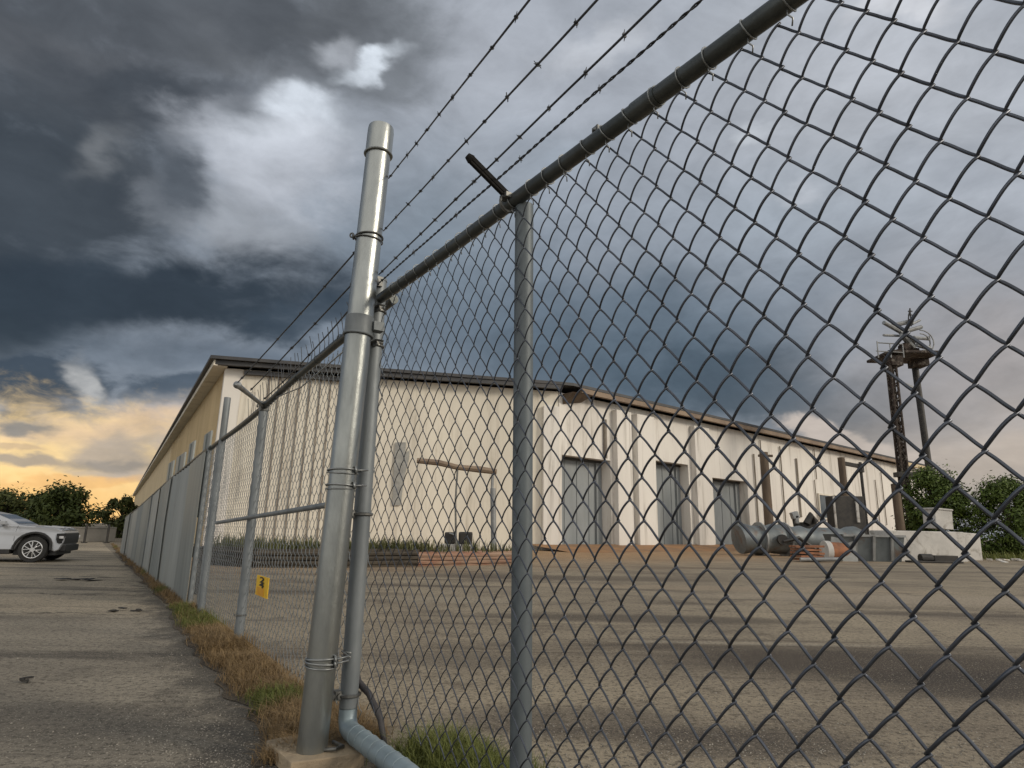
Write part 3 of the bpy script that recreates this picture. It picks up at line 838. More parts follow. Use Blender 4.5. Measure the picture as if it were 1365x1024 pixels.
mb = MB(); wbox(mb, Lf, d0, n0, 0, L0 - .45, 0, HB - .4, -.4, 0)
k = 0
x = L0 - 1.0
while x > L0 - 40:
    wbox(mb, Lf, d0, n0, x, x + .12, 0, HB - .4, .0, .05); x -= .42
mb.build('side_wall', M['tan'], bd)
mb = MB(); wbox(mb, A, d1, n1, -.03, .9, 0, HB - .4, .003, .05); wbox(mb, Lf, d0, n0, L0 - .42, L0 + .04, 0, HB - .4, .003, .05); mb.build('corner_trim', M['facade2'], bd)
# rear walls
mb = MB()
for p, q in ((C, D), (D, E_), (E_, Lf)):
    dd, nn, LL = wallframe(p, q); wbox(mb, p, dd, nn, .5, LL - .5, 0, HB - .45, -.4, 0)
mb.build('rear_wall', M['facade2'], bd)
# front seam battens
mb = MB()
def s_on(p, n, d, x, y):
    w = onpl(x, y, p, n); return (w - p).dot(d), w.z
for xx in range(349, 472, 14):
    s_, _ = s_on(A, n1, d1, xx, 600)
    if 1.0 < s_ < L1 - .3: wbox(mb, A, d1, n1, s_ - .045, s_ + .045, .2, HB - .6, .003, .05 if xx < 480 else .02)
mb.build('seam_batten', M['batten'], bd)
# roof and eaves
rp = [Lf - d0 * 1 + n0 * .7, A + n0 * .7 + n1 * .7, Bc + n1 * .7, Bc + n2 * .9 + d2 * .4, C + n2 * .9 + d2 * .5, D + d2 * .5, E_]
mb = MB(); mb.prism([(p.x, p.y) for p in rp], HB - .1, HB + .08); mb.build('roof', M['fascia'], bd)
mb = MB(); wbox(mb, A, d1, n1, -.5, L1, HB - .36, HB - .12, .45, .68); wbox(mb, A, d1, n1, 1, L1 * .42, HB - .72, HB - .5, .02, .3); mb.build('gutter', M['fascia'], bd)
mb = MB(); wbox(mb, Lf, d0, n0, -1, L0 + .5, HB - .42, HB - .12, .5, .72); wbox(mb, Lf, d0, n0, -1, L0 + .4, HB - .4, HB - .3, .0, .5); mb.build('side_fascia', M['facade'], bd)
mb = MB(); wbox(mb, Bc, d2, n2, 1.2, L2 * .84, HB - .42, HB - .115, .62, .88); mb.build('roof_edge', M['rust_edge'], bd)
mb = MB(); wbox(mb, Bc, d2, n2, L2 * .84, L2 + .4, HB - .5, HB - .115, .5, .86); mb.build('roof_edge', M['tan'], bd, label='tan end of the roof edge')
# second wall with the doors
DOORS = [(749, 815, 606), (876, 921, 614), (953, 1000, 637)]
mb = MB(); wbox(mb, Bc, d2, n2, .02, L2, 0, HB - .43, -1.5, -1.1)
mb.build('inner_wall', M['facade2'], bd)
mb = MB(); cur = .02
for (xa, xb, yt) in DOORS:
    sa, _ = s_on(Bc, n2, d2, xa, 700); sb, _ = s_on(Bc, n2, d2, xb, 700); _, zt = s_on(Bc, n2, d2, xa, yt)
    wbox(mb, Bc, d2, n2, cur, sa, 0, HB - .43, -1.098, 0)
    wbox(mb, Bc, d2, n2, sa, sb, zt, HB - .43, -1.098, -.004)
    cur = sb
    dm = MB(); wbox(dm, Bc, d2, n2, sa + .02, sb - .02, .0, zt - .02, -1.05, -.9)
    for k in range(1, 4): wbox(dm, Bc, d2, n2, sa + (sb - sa) * k / 4 - .04, sa + (sb - sa) * k / 4 + .04, .05, zt - .1, -.9, -.86)
    wbox(dm, Bc, d2, n2, sb - (sb - sa) * .12, sb - .05, .0, zt - .02, -.9, -.75)
    dr = dm.build('door', M['door'], bd)
    hm = MB(); wbox(hm, Bc, d2, n2, sa + .1, sb - .1, zt - .14, zt - .02, -.85, -.6); hm.build('door_top_shade', M['blackmetal'], dr)  # dark strip under the lintel, stands in for the shadow above the door
wbox(mb, Bc, d2, n2, cur, L2, 0, HB - .43, -1.098, 0)
mb.build('front_wall', M['facade2'], bd)
# piers standing proud of the second wall
for xa, xb, yt in ((722, 743, 545), (818, 838, 560), (846, 870, 548), (925, 945, 565)):
    if xa < 745:
        sa, _ = s_on(A, n1, d1, xa, 700); sb, _ = s_on(A, n1, d1, xb, 700); mb = MB(); wbox(mb, A, d1, n1, sa, sb, 0, HB - 1.4, .01, .3)
    else:
        sa, _ = s_on(Bc, n2, d2, xa, 700); sb, _ = s_on(Bc, n2, d2, xb, 700); mb = MB(); wbox(mb, Bc, d2, n2, sa, sb, 0, HB - .9, .003, .45)
    mb.build('pier', M['facade2'], bd, bevel=.03)
# downpipes and small fittings
for xx, y0, y1, r_ in ((806, 560, 612, .12), (1006, 606, 700, .07), (1016, 588, 700, .05), (1042, 596, 700, .06), (1063, 612, 690, .09), (1088, 600, 640, .05), (1085, 640, 700, .05), (1166, 640, 700, .05), (1175, 630, 700, .05)):
    s_, _ = s_on(Bc, n2, d2, xx, 650); _, z0 = s_on(Bc, n2, d2, xx, y0); _, z1 = s_on(Bc, n2, d2, xx + 6, y1)
    z0 = min(z0, HB - .6); z1 = max(z1, .2)
    mb = MB(); mb.tube([Bc + d2 * s_ + n2 * .12 + Z3 * z1, Bc + d2 * s_ + n2 * .12 + Z3 * z0], r_, 8); mb.build('downpipe', M['batten'], bd, smooth=True)
mb = MB()
sa, za = s_on(Bc, n2, d2, 747, 527); sb, _ = s_on(Bc, n2, d2, 768, 527)
mb.add([Bc + d2 * .3 + n2 * .05 + Z3 * (HB - 1.15), Bc + d2 * .3 + n2 * .05 + Z3 * (HB - .5), Bc + d2 * .3 + n2 * 1.0 + Z3 * (HB - .5),
        Bc + d2 * 2.0 + n2 * .05 + Z3 * (HB - .8), Bc + d2 * 2.0 + n2 * .05 + Z3 * (HB - .5), Bc + d2 * 2.0 + n2 * 1.0 + Z3 * (HB - .5)],
       [(0, 1, 2), (3, 5, 4), (0, 2, 5, 3), (1, 4, 5, 2), (0, 3, 4, 1)])
mb.build('soffit_bracket', M['brown'], bd)
# torn grey patch on the front wall
pm = [(527, 590), (541, 590), (540, 606), (546, 600), (545, 612), (538, 640), (534, 674), (523, 674), (525, 620)]
sz = [s_on(A, n1, d1, *p) for p in pm]
mb = MB(); n_ = len(sz)
mb.add([A + d1 * s_ + n1 * .06 + Z3 * z_ for s_, z_ in sz] + [A + d1 * s_ + n1 * .09 + Z3 * z_ for s_, z_ in sz],
       [tuple(range(n_)), tuple(range(n_, 2 * n_))] + [(i, (i + 1) % n_, n_ + (i + 1) % n_, n_ + i) for i in range(n_)])
mb.build('patch_plate', M['patch'], bd)
# windows in the far bay
for xa, xb, y0, y1 in ((1092, 1110, 660, 690), (1114, 1126, 662, 692)):
    sa, _ = s_on(Bc, n2, d2, xa, 680); sb, _ = s_on(Bc, n2, d2, xb, 680); _, z1 = s_on(Bc, n2, d2, xa, y0); _, z0 = s_on(Bc, n2, d2, xa, y1)
    mb = MB(); wbox(mb, Bc, d2, n2, sa, sb, z0, z1, .02, .08); wn = mb.build('window', M['window'], bd)
    mb = MB()
    for (q0, q1, w0, w1) in ((sa - .15, sa, z0, z1), (sb, sb + .15, z0, z1), (sa - .15, sb + .15, z1, z1 + .15), (sa - .15, sb + .15, z0 - .15, z0)):
        wbox(mb, Bc, d2, n2, q0, q1, w0, w1, .02, .16)
    mb.build('window_frame', M['facade'], wn)

# ------------------------------------------------------------------ low walls, weeds, yard fittings
def lowwall(name, xs, yb, hgt, th, mat, label, wob=.05):
    mb = MB()
    n = len(xs)
    P = [gz(x, y) for x, y in zip(xs, yb)]
    f_, b_ = [], []
    sub = []
    for i in range(n - 1):
        for k in range(10):
            sub.append(P[i].lerp(P[i + 1], k / 10))
    sub.append(P[-1])
    v, f = [], []
    for i, p in enumerate(sub):
        hh = hgt * (1 + wob * 2 * mnoise.noise(p * .9))
        bk = Vector((p.x * 0 + .3, 1, 0)).normalized() * th
        bu = mnoise.noise(p * 1.7) * .06
        v += [p + Vector((0, bu, -.05)), p + Vector((0, .04 + bu, hh)), p + bk + Z3 * hh * 1.02, p + bk - Z3 * .05]
    for i in range(len(sub) - 1):
        a_ = 4 * i
        for q in range(4):
            f.append((a_ + q, a_ + 4 + q, a_ + 4 + (q + 1) % 4, a_ + (q + 1) % 4))
    f += [(0, 1, 2, 3), tuple(4 * (len(sub) - 1) + q for q in (3, 2, 1, 0))]
    mb.add(v, f)
    # ledges of stacked courses
    for k in range(1, 4):
        zz = hgt * k / 4
        mb.tube([p + Vector((0, -.02 + .03 * mnoise.noise(p * 2 + Vector((k, 0, 0))), zz)) for p in sub], .05, 5)
    o = mb.build(name, mat); tag(o, label, 'wall')
    return sub
w1 = lowwall('retaining_wall', [276, 340, 470, 556], [753, 757, 757, 755], .50, 1.2, M['stone'], 'low dark stacked stone wall with weeds along its top, in front of the seamed white wall')
w2 = lowwall('brick_wall', [557, 620, 690], [755, 754, 752], .42, 1.2, M['brick'], 'low crumbling red brick wall below the pipe frame')
wp = []
for sub, n, hh in ((w1, 900, .47), (w2, 160, .40)):
    for _ in range(n):
        p = random.choice(sub) + Vector((random.uniform(-.2, .4), random.uniform(.1, 1.1), hh)); wp.append((p, random.uniform(.5, 1.4)))
grass('weeds', M['weed'], wp, .32, .012, .6, 3)
# dirt ramp at the warehouse foot
mb = MB()
rv, rf = [], []
base = [Bc + d1 * -2 + n1 * .1] + [Bc + d2 * (L2 * k / 12) + n2 * .1 for k in range(13)]
for i, p in enumerate(base):
    rv += [p + Z3 * .35, p + n2 * (1.2 + .5 * mnoise.noise(p * .3)) + Z3 * .22, p + n2 * (3.2 + 1.2 * mnoise.noise(p * .2)) + Z3 * .004]
for i in range(len(base) - 1):
    for q in (0, 1): rf.append((3 * i + q, 3 * i + 3 + q, 3 * i + 4 + q, 3 * i + 1 + q))
mb.add(rv, rf)
M['dust'] = pbr('orange_dust', (.32, .17, .075), (.22, .135, .075), .8, .95, 0, .5, 6, (1, 1, 1), (.15, .11, .075), .7, .6)
struct(mb.build('dirt_bank', M['dust'], None, smooth='all'))

# pipe frame
Yp = 23.0
fp = thing('pipe_frame', aty(655, 740, Yp).xy.to_3d(), 'rusty pipe frame with a thick drooping crossbar in front of the white wall', 'frame')
mb = MB(); mb.tube([aty(556, 614, Yp), aty(585, 617, Yp), aty(610, 623, Yp), aty(640, 626, Yp), aty(662, 629, Yp)], [.10, .11, .10, .12, .10], 8); mb.build('crossbar', M['rust_edge'], fp, smooth=True)
mb = MB(); mb.tube([aty(657, 628, Yp), aty(656, 651, Yp)], .05, 8); mb.tube([aty(657, 651, Yp), Vector((aty(659, 735, Yp).x, Yp, 0))], .10, 10); mb.build('standpipe', M['palemetal'], fp, smooth=True)
mb = MB(); mb.tube([aty(610, 624, Yp), aty(607, 670, Yp), Vector((aty(609, 715, Yp).x, Yp, .3))], .035, 8); mb.build('strut', M['clamp'], fp, smooth=True)
# condenser boxes
ga = aty(610, 735, 24.0); ga.z = 0
cu_ = thing('pump_unit', ga, 'small dark pump unit with hoses standing at the foot of the pipe frame', 'machine')
mb = MB(); mb.box(ga + Vector((-.28, 0, .78)), (.42, .5, .42)); mb.box(ga + Vector((.28, 0, .78)), (.5, .5, .46)); mb.build('housing', M['blackmetal'], cu_, bevel=.06)
mb = MB(); mb.box(ga + Vector((0, 0, .28)), (1.3, .7, .56)); mb.build('plinth', M['concrete'], cu_, bevel=.03)
mb = MB(); mb.tube([ga + Vector((-.3, -.28, .95)), ga + Vector((-.1, -.42, .9)), ga + Vector((.0, -.4, .6)), ga + Vector((-.05, -.42, .1))], .035, 8); mb.build('hose', M['palemetal'], cu_, smooth=True)

# timber poles in front of the far bay
def pole(x, y0, y1, Yd, r, mat, label, arm=None, name='timber_pole', cat='pole'):
    top = aty(x[0], y0, Yd); bot = aty(x[1], y1, Yd); bot = Vector((top.x + .02, top.y, -.05))
    t = thing(name, bot.xy.to_3d(), label, cat)
    mb = MB(); mb.tube([bot, bot.lerp(top, .5), top], [r * 1.1, r, r * .95], 10); mb.build('shaft', mat, t, smooth=True)
    if arm:
        mb = MB(); mb.box(top + Vector((arm[0], 0, -.25)), (arm[1], .16, .16)); mb.build('crossarm', mat, t)
    return t
pole((1018, 1026), 603, 700, 44, .30, M['brown'], 'brown timber pole with a short crossarm standing before the white wall beside the third door', (.1, 1.0))
pole((1193, 1201), 645, 700, 42, .27, M['brown'], 'short thick brown stump post left of the tower legs')
t_ = pole((1121, 1134), 610, 700, 43, .24, M['brown'], 'dark pair of posts joined by a high beam above the scrap', None, 'post_frame', 'frame')
pa_ = aty(1121, 617, 43); pb2 = aty(1147, 622, 43)
mb = MB(); mb.box((pa_ + pb2) / 2, ((pb2 - pa_).length, .25, .25), pb2 - pa_); mb.build('beam', M['blackmetal'], t_)
mb = MB(); mb.tube([Vector((pb2.x, pb2.y, 0)), pb2 + Z3 * .3], .1, 8); mb.tube([pb2 - Z3 * .4, pb2 + Z3 * .2], .22, 8); mb.build('second_post', M['blackmetal'], t_, smooth=True)

# ------------------------------------------------------------------ tower
Yt = 46.0
T = lambda x, y, dy=0: aty(x, y, Yt + dy)
tb = T(1213, 740); tb.z = 0
tw = thing('lighting_tower', tb, 'dark rusty two legged tower with railed platform and tangled antennas above the right fence', 'tower')
top1 = T(1186, 470); bot1 = Vector((top1.x - .25, top1.y, -.1)); top2 = T(1217, 470, 2.0); bot2 = Vector((top2.x - .1, top2.y, -.1))
bot1 = T(1216, 738); bot1.z = -.1; bot2 = T(1254, 738, 2.0); bot2.z = -.1
mb = MB()
for ox, oy in ((-.22, -.22), (.22, -.22), (.22, .22), (-.22, .22)):
    o_ = Vector((ox, oy, 0)); mb.tube([bot1 + o_, top1 + o_], .10, 6)
nst = 26
for k in range(nst):
    a_ = bot1.lerp(top1, k / nst); b_ = bot1.lerp(top1, (k + 1) / nst); sgn = 1 if k % 2 else -1
    for oy in (-.22, .22):
        mb.tube([a_ + Vector((-.22 * sgn, oy, 0)), b_ + Vector((.22 * sgn, oy, 0))], .045, 5)
    for ox in (-.22, .22):
        mb.tube([a_ + Vector((ox, -.22 * sgn, 0)), b_ + Vector((ox, .22 * sgn, 0))], .045, 5)
mb.box((bot1 + top1) / 2, (.3, .3, (top1 - bot1).length), (1, 0, 0))
mb.build('lattice_leg', M['rust'], tw)
mb = MB(); mb.tube([bot2, top2 + Z3 * 1.2], .24, 12); mb.build('round_leg', M['blackmetal'], tw, smooth=True)
mb = MB(); mb.box(T(1204, 476, 1.0), (4.0, 3.2, .22)); mb.box(T(1190, 483, .2), (.9, 1.2, .8)); mb.box(T(1224, 483, 1.6), (1.0, 1.2, .8)); mb.box(T(1206, 471, 1), (1.5, 1.4, .5)); mb.tube([T(1202, 466, .5), T(1211, 462, .5)], .42, 10); mb.build('platform', M['rust'], tw, bevel=.05)
mb = MB()
for x_, y_, dy in ((1169, 455, -.6), (1186, 458, -.6), (1203, 459, -.6), (1169, 455, 2.6), (1203, 459, 2.6)):
    mb.tube([T(x_ + 2, 477, dy), T(x_, y_, dy)], .05, 6)
mb.tube([T(1169, 457, -.6), T(1203, 459, -.6), T(1203, 459, 2.6), T(1169, 457, 2.6)], .045, 6, closed=True)
mb.tube([T(1168, 468, -.6), T(1204, 470, -.6)], .04, 6)
mb.build('railing', M['palemetal'], tw)
mb = MB()
for p_, q_, r_ in (((1178, 430), (1222, 455), .16), ((1178, 447), (1205, 448), .10), ((1190, 434), (1216, 428), .18), ((1200, 444), (1228, 436), .16), ((1203, 447), (1222, 470), .22), ((1216, 432), (1226, 427), .10), ((1218, 450), (1238, 452), .14), ((1222, 460), (1240, 465), .16)):
    mb.tube([T(*p_, random.uniform(-.3, .8)), T(*q_, random.uniform(.3, 1.8))], r_, 8)
mb.build('antenna_arm', M['palemetal'], tw, smooth=True)
mb = MB()
for k in range(2): mb.tube([T(1212 + k * 3, 435, .5), T(1211 + k * 3, 424, .5), T(1213, 411, .5)], .05, 5)
for y_ in (415, 420, 426, 431): mb.tube([T(1210.5, y_, .5), T(1216, y_, .5)], .05, 5)
mb.build('mast', M['blackmetal'], tw)
mb = MB()
for rr in (1.0, .7):
    c_ = T(1228, 456, 1.2); mb.tube([c_ + Vector((math.cos(a_) * rr, 0, math.sin(a_) * rr)) for a_ in [x * PI / 9 - PI * .5 for x in range(10)]], .05, 6)
mb.tube([T(1228, 452, 1.2), T(1239, 448, 1.2), T(1240, 462, 1.2)], .05, 6)
mb.build('hoop_aerial', M['palemetal'], tw, smooth=True)
mb = MB(); mb.box(T(1208, 633), (1.5, .7, .35)); mb.build('leg_bracket', M['blackmetal'], tw)
mb = MB(); mb.box(T(1205, 511, 0), (1.6, .15, .12), (1, 0, -.5)); mb.build('cable_arm', M['palemetal'], tw)

# ------------------------------------------------------------------ scrap in front of the far bay
def pbox(mb, x0, x1, yt, yb, th, mat=None, tilt=0, zl=0.0):
    p = gz((x0 + x1) / 2, yb); a_ = gz(x0, yb); b_ = gz(x1, yb)
    s = p.y
    w = (b_ - a_).length
    t3 = aty((x0 + x1) / 2, yt, p.y)
    h_ = t3.z
    dd = Vector((1, .25, 0)).normalized()
    mb.box(p + Vector((-.25, 1, 0)).normalized() * th / 2 + Z3 * (h_ / 2 - .01), (w, th, h_), dd + Z3 * tilt)
    return p, w, h_
# duct
p0 = gz(985, 741); p1 = gz(1150, 743)
dt = thing('steel_duct', (p0 + p1) / 2, 'long dented grey steel duct with flanged end lying at the foot of the warehouse', 'duct')
e0 = aty(985, 725, p0.y + .8); e0.z = .85; e1 = aty(1145, 720, p1.y + .5); e1.z = .95
dv_ = (e1 - e0); n_ = 22
mb = MB(); mb.tube([e0 + dv_ * (k / n_) + Vector((0, 0, .05 * math.sin(k * 1.3))) for k in range(n_ + 1)], [.78 + .05 * math.sin(k * 2.2) if k < 10 else .66 + .06 * math.sin(k * 1.9) for k in range(n_ + 1)], 20); mb.build('barrel', M['ductmetal'], dt, smooth=True)
for k in (.16, .36):
    mb = MB(); mb.tube([e0 + dv_ * k, e0 + dv_ * (k + .012)], .95, 20); mb.build('flange', M['palemetal'], dt, smooth=True)
mb = MB(); mb.tube([e0 + dv_ * .30 + Vector((0, -.8, .0)), e0 + dv_ * .30 + Vector((0, -.98, 0))], .28, 12); mb.tube([e0 + dv_ * .3 + Vector((0, -.95, -.1)), e0 + dv_ * .42 + Vector((0, -1.1, .1)), e0 + dv_ * .55 + Vector((0, -1.0, -.5))], .1, 8); mb.build('valve', M['blackmetal'], dt, smooth=True)
# scrap pieces under the duct
for i, (x0, x1, yt, yb, m_, lb) in enumerate((
        (1064, 1098, 722, 749, 'orange', 'stack of orange rusted plates lying beneath the grey duct'),
        (1106, 1122, 717, 748, 'orange', 'rust orange drum with a pale collar lying before the grey duct'))):
    p = gz((x0 + x1) / 2, yb)
    t = thing('rusted_plates' if i == 0 else 'rusted_drum', p, lb, 'scrap')
    w_ = (gz(x1, yb) - gz(x0, yb)).length
    mb = MB()
    if i == 0:
        for k in range(5): mb.box(p + Vector((random.uniform(-.1, .1), .2, .09 + k * .14)), (w_ * random.uniform(.7, 1), .7, .09), (1, random.uniform(-.1, .3), random.uniform(-.06, .06)))
        mb.build('plates', M[m_], t)
        mb = MB(); mb.tube([p + Vector((-.6, -.3, .1)), p + Vector((1.2, -.35, .14))], .09, 8); mb.build('offcut_pipe', M['palemetal'], t, smooth=True)
    else:
        mb.tube([p + Vector((-.1, .3, .42)), p + Vector((.35, .3, .42)), p + Vector((.8, .35, .42))], [.42, .42, .36], 16); mb.build('barrel', M[m_], t, smooth=True)
        mb = MB(); mb.tube([p + Vector((-.35, .3, .43)), p + Vector((-.1, .3, .43))], .47, 16); mb.build('collar', M['concrete'], t, smooth=True)
p = gz(1168, 749); sb_ = thing('scrap_skip', p, 'open grey steel skip with sloping ends between the duct and the pale concrete', 'skip')
w_ = (gz(1197, 749) - gz(1138, 749)).length; h_ = aty(1168, 713, p.y).z
mb = MB(); o = p + Vector((0, 1.0, 0))
bt = [(-w_ * .38, -.7), (w_ * .48, -.7), (w_ * .48, .7), (-w_ * .38, .7)]; tpp = [(-w_ * .5, -.95), (w_ * .53, -.95), (w_ * .53, .95), (-w_ * .5, .95)]
mb.add([o + Vector((x, y, 0)) for x, y in bt] + [o + Vector((x, y, h_)) for x, y in tpp] + [o + Vector((x * .92, y * .9, h_)) for x, y in tpp] + [o + Vector((x * .92, y * .9, .15)) for x, y in bt],
       [(3, 2, 1, 0)] + [(i, (i + 1) % 4, 4 + (i + 1) % 4, 4 + i) for i in range(4)] + [(4 + i, 4 + (i + 1) % 4, 8 + (i + 1) % 4, 8 + i) for i in range(4)] + [(8 + i, 8 + (i + 1) % 4, 12 + (i + 1) % 4, 12 + i) for i in range(4)] + [(12, 13, 14, 15)])
mb.build('tub', M['ductmetal'], sb_)
mb = MB()
for k in (-.3, 0, .3): mb.box(o + Vector((w_ * k, -.92, h_ * .5)), (.12, .12, h_ * .95), (1, 0, 0), None, (0, -.2, 1))
mb.box(o + Vector((.02 * w_, -.98, h_ - .05)), (w_ * 1.03, .08, .1)); mb.build('rib', M['palemetal'], sb_)
mb = MB(); mb.add([o + Vector((-w_ * .75, -1.0, 0)), o + Vector((-w_ * .35, -1.3, 0)), o + Vector((-w_ * .3, -.9, h_ * .75)), o + Vector((-w_ * .62, -.6, h_ * .9)),
                   o + Vector((-w_ * .75, -.94, 0)), o + Vector((-w_ * .35, -1.24, 0)), o + Vector((-w_ * .3, -.84, h_ * .75)), o + Vector((-w_ * .62, -.54, h_ * .9))],
                  [(0, 1, 2, 3), (7, 6, 5, 4), (0, 4, 5, 1), (1, 5, 6, 2), (2, 6, 7, 3), (3, 7, 4, 0)])
tag(mb.build('steel_sheet', M['patch']), 'loose bent grey steel sheet leaning against the left end of the skip', 'sheet')
# dark machine on the duct
p = aty(1078, 740, 38.5); p.z = 0
mc = thing('scrap_engine', p, 'black engine block with pipes standing behind the duct', 'engine')
mb = MB(); mb.box(p + Vector((0, 0, .95)), (.9, .9, 1.9)); mb.tube([p + Vector((-.2, -.5, 1.8)), p + Vector((.1, -.5, 2.3)), p + Vector((.35, -.4, 1.9))], .22, 10); mb.box(p + Vector((-.8, 0, .8)), (.8, .8, 1.6)); mb.tube([p + Vector((-.7, -.2, 1.5)), p + Vector((-.8, -.2, 2.3))], .14, 8); mb.build('block', M['blackmetal'], mc, bevel=.12)
mb = MB(); mb.box(p + Vector((-.78, -.3, 2.3)), (.4, .4, .4), (1, 0, .3)); mb.box(p + Vector((-.72, -.4, 2.05)), (.22, .2, .5)); mb.build('cover', M['palemetal'], mc, bevel=.04)
p = aty(1133, 742, 40.5); p.z = 0
cb = thing('steel_cabinet', p, 'dark open steel cabinet standing under the posts with the high beam', 'cabinet')
h_ = aty(1133, 662, 40.5).z
mb = MB(); mb.box(p + Vector((0, 0, h_ / 2)), (1.9, 1.1, h_)); mb.build('case', M['blackmetal'], cb, bevel=.04)
mb = MB(); mb.box(p + Vector((.45, -.6, h_ * .75)), (.16, .1, h_ * .4)); mb.box(p + Vector((-.97, -.58, h_ / 2)), (.1, .1, h_)); mb.build('frame', M['concrete'], cb)
# concrete pieces
mb = MB(); pbox(mb, 1197, 1284, 708, 749, 1.2); pbox(mb, 1200, 1286, 713, 748.3, 1.0); tag(mb.build('concrete_barrier', M['concrete'], None, bevel=.05), 'long pale concrete barrier, widest of the pale blocks by the bush', 'barrier', 'pale concrete pieces')
mb = MB(); p = gz(1266, 748); w_ = 1.05
za = aty(1266, 706, p.y + .6).z; zb = aty(1266, 680, p.y + .6).z
mb.box(Vector((p.x + .15, p.y + .7, (za + zb) / 2 + .02)), (w_, .8, zb - za), (1, .2, -.06)); mb.box(Vector((p.x + .15, p.y + .7, zb + .02)), (w_ * 1.12, .9, .09), (1, .2, -.06))
tag(mb.build('concrete_block', M['concrete'], None, bevel=.03), 'square pale concrete block perched on top of the long barrier', 'block', 'pale concrete pieces')
mb = MB(); pbox(mb, 1279, 1308, 710, 747, .5, tilt=-.05); tag(mb.build('concrete_slab', M['concrete'], None, bevel=.05), 'pale concrete slab leaning at the right end next to the bush', 'slab', 'pale concrete pieces')
p = gz(1258, 751)
mb = MB(); mb.box(p + Vector((.2, .25, .18)), (1.1, .4, .32)); mb.tube([p + Vector((-.9, .25, .2)), p + Vector((-.35, .25, .2))], .2, 10); mb.box(p + Vector((-.3, .2, .05)), (2.4, .5, .08))
tag(mb.build('battery_box', M['blackmetal'], None, bevel=.02), 'low black box with a barrel end lying against the long concrete barrier', 'box')
for i in range(7):
    p = gz(random.uniform(1316, 1362), random.uniform(747, 751))
    mb = MB(); a_ = random.uniform(0, 3)
    mb.box(p + Z3 * .08, (random.uniform(.25, .6), random.uniform(.15, .3), random.uniform(.04, .12)), (math.cos(a_), math.sin(a_), random.uniform(-.2, .2)))
    tag(mb.build('litter', M['litter'], None, bevel=.01), 'pale scrap of litter strewn at the foot of the right hand bush', 'litter', 'litter below the bush')

# ------------------------------------------------------------------ trees
def tree(name, base, H, Wd, mat, label, group, nclump=26, nleaf=190, leaf=.16, trunk=.12, low=.12, cat='tree', depth=None, sparse=.2):
    t = thing(name, base, label, cat, group)
    mb = MB()
    top = base + Z3 * H * .7
    def wig(p): return p + Vector((random.uniform(-1, 1), random.uniform(-1, 1), 0)) * Wd * .03
    trunk_pts = [base - Z3 * .1, wig(base + Z3 * H * .2), wig(base + Z3 * H * .42), top]
    mb.tube(trunk_pts, [trunk * 1.3, trunk, trunk * .75, trunk * .25], 8)
    cl = []
    for i in range(nclump):
        a_ = random.uniform(0, 2 * PI)
        zz = low + (1 - low) * (i + .5) / nclump
        prof = math.sin(PI * min(1, max(.0, (zz - low * .5) / (1.02 - low * .5))) ** .8) ** .55
        rr = Wd / 2 * prof * math.sqrt(random.uniform(.15, 1.0))
        c = base + Vector((math.cos(a_) * rr, math.sin(a_) * rr * (depth or .8), H * zz * .93))
        cr = Wd * random.uniform(.07, .21)
        cl.append((c, cr))
        st = trunk_pts[1].lerp(top, min(.95, max(0, zz - .25)))
        mb.tube([st, st.lerp(c, .5) + Z3 * .05 * H * random.uniform(-.5, 1), c], [trunk * .4, trunk * .22, trunk * .08], 5)
    mb.build('trunk', M['bark'], t, smooth=True)
    lb = MB()
    for c, cr in cl:
        for k in range(nleaf):
            d = Vector((random.gauss(0, 1), random.gauss(0, 1), random.gauss(0, .8)))
            d = d.normalized() * cr * (random.random() ** .45) * (1 + .35 * mnoise.noise(d * 1.1 + c))
            if random.random() < sparse * .3: d *= 1.45
            p = c + d
            if p.z < .05: continue
            nrm = (d.normalized() + Vector((random.uniform(-1, 1), random.uniform(-1, 1), random.uniform(-.2, 1.2)))).normalized()
            u_ = nrm.orthogonal().normalized(); w_ = nrm.cross(u_)
            a_ = random.uniform(0, PI); uu = u_ * math.cos(a_) + w_ * math.sin(a_); ww = nrm.cross(uu)
            l_ = leaf * random.uniform(.6, 1.3)
            lb.add([p - uu * l_, p + ww * l_ * .45, p + uu * l_, p - ww * l_ * .45], [(0, 1, 2, 3)])
    lb.build('crown', mat, t)
    return t
G1 = 'trees at the end of the road'
pT = aty(78, 712, 50); tree('round_tree', Vector((pT.x, 50, 0)), 3.75, 5.3, M['leaf'], 'largest dark round tree behind the silver car', G1, 44, 240, .15, .16, .1)
pT = aty(4, 712, 54); tree('round_tree', Vector((pT.x, 54, 0)), 3.5, 5.0, M['leaf2'], 'thin topped tree at the left edge behind the car roof', G1, 34, 200, .15, .14, .1, sparse=.6)
pT = aty(158, 716, 48); tree('round_tree', Vector((pT.x, 48, 0)), 3.1, 3.0, M['leaf2'], 'smaller dark tree tucked against the far end of the sheet fence', G1, 26, 180, .13, .1, .05)
G2 = 'bushes on the right'
pT = gz(1284, 742); tree('large_bush', pT + Vector((.3, 2.2, 0)), 6.0, 4.7, M['leafr'], 'tall rounded green bush behind the pale concrete block', G2, 64, 320, .11, .16, .02, 'bush', sparse=1.2)
pT = gz(1384, 745); tree('large_bush', pT + Vector((0, 1.8, 0)), 5.2, 5.0, M['leafr'], 'lower green bush cut by the right edge of the photo', G2, 60, 300, .11, .14, .02, 'bush', sparse=1.2)
pT = gz(1240, 738); tree('small_bush', pT + Vector((.4, 3.0, 0)), 2.6, 1.6, M['leaf'], 'low dark scrub between the tower foot and the tall bush', G2, 24, 180, .13, .08, .02, 'bush')
wp = []
for _ in range(420):
    p = gz(random.uniform(1290, 1400), random.uniform(741, 747)); wp.append((p, random.uniform(.6, 1.6)))
grass('bush_grass', M['greengrass'], wp, .35, .02, .6, 3)

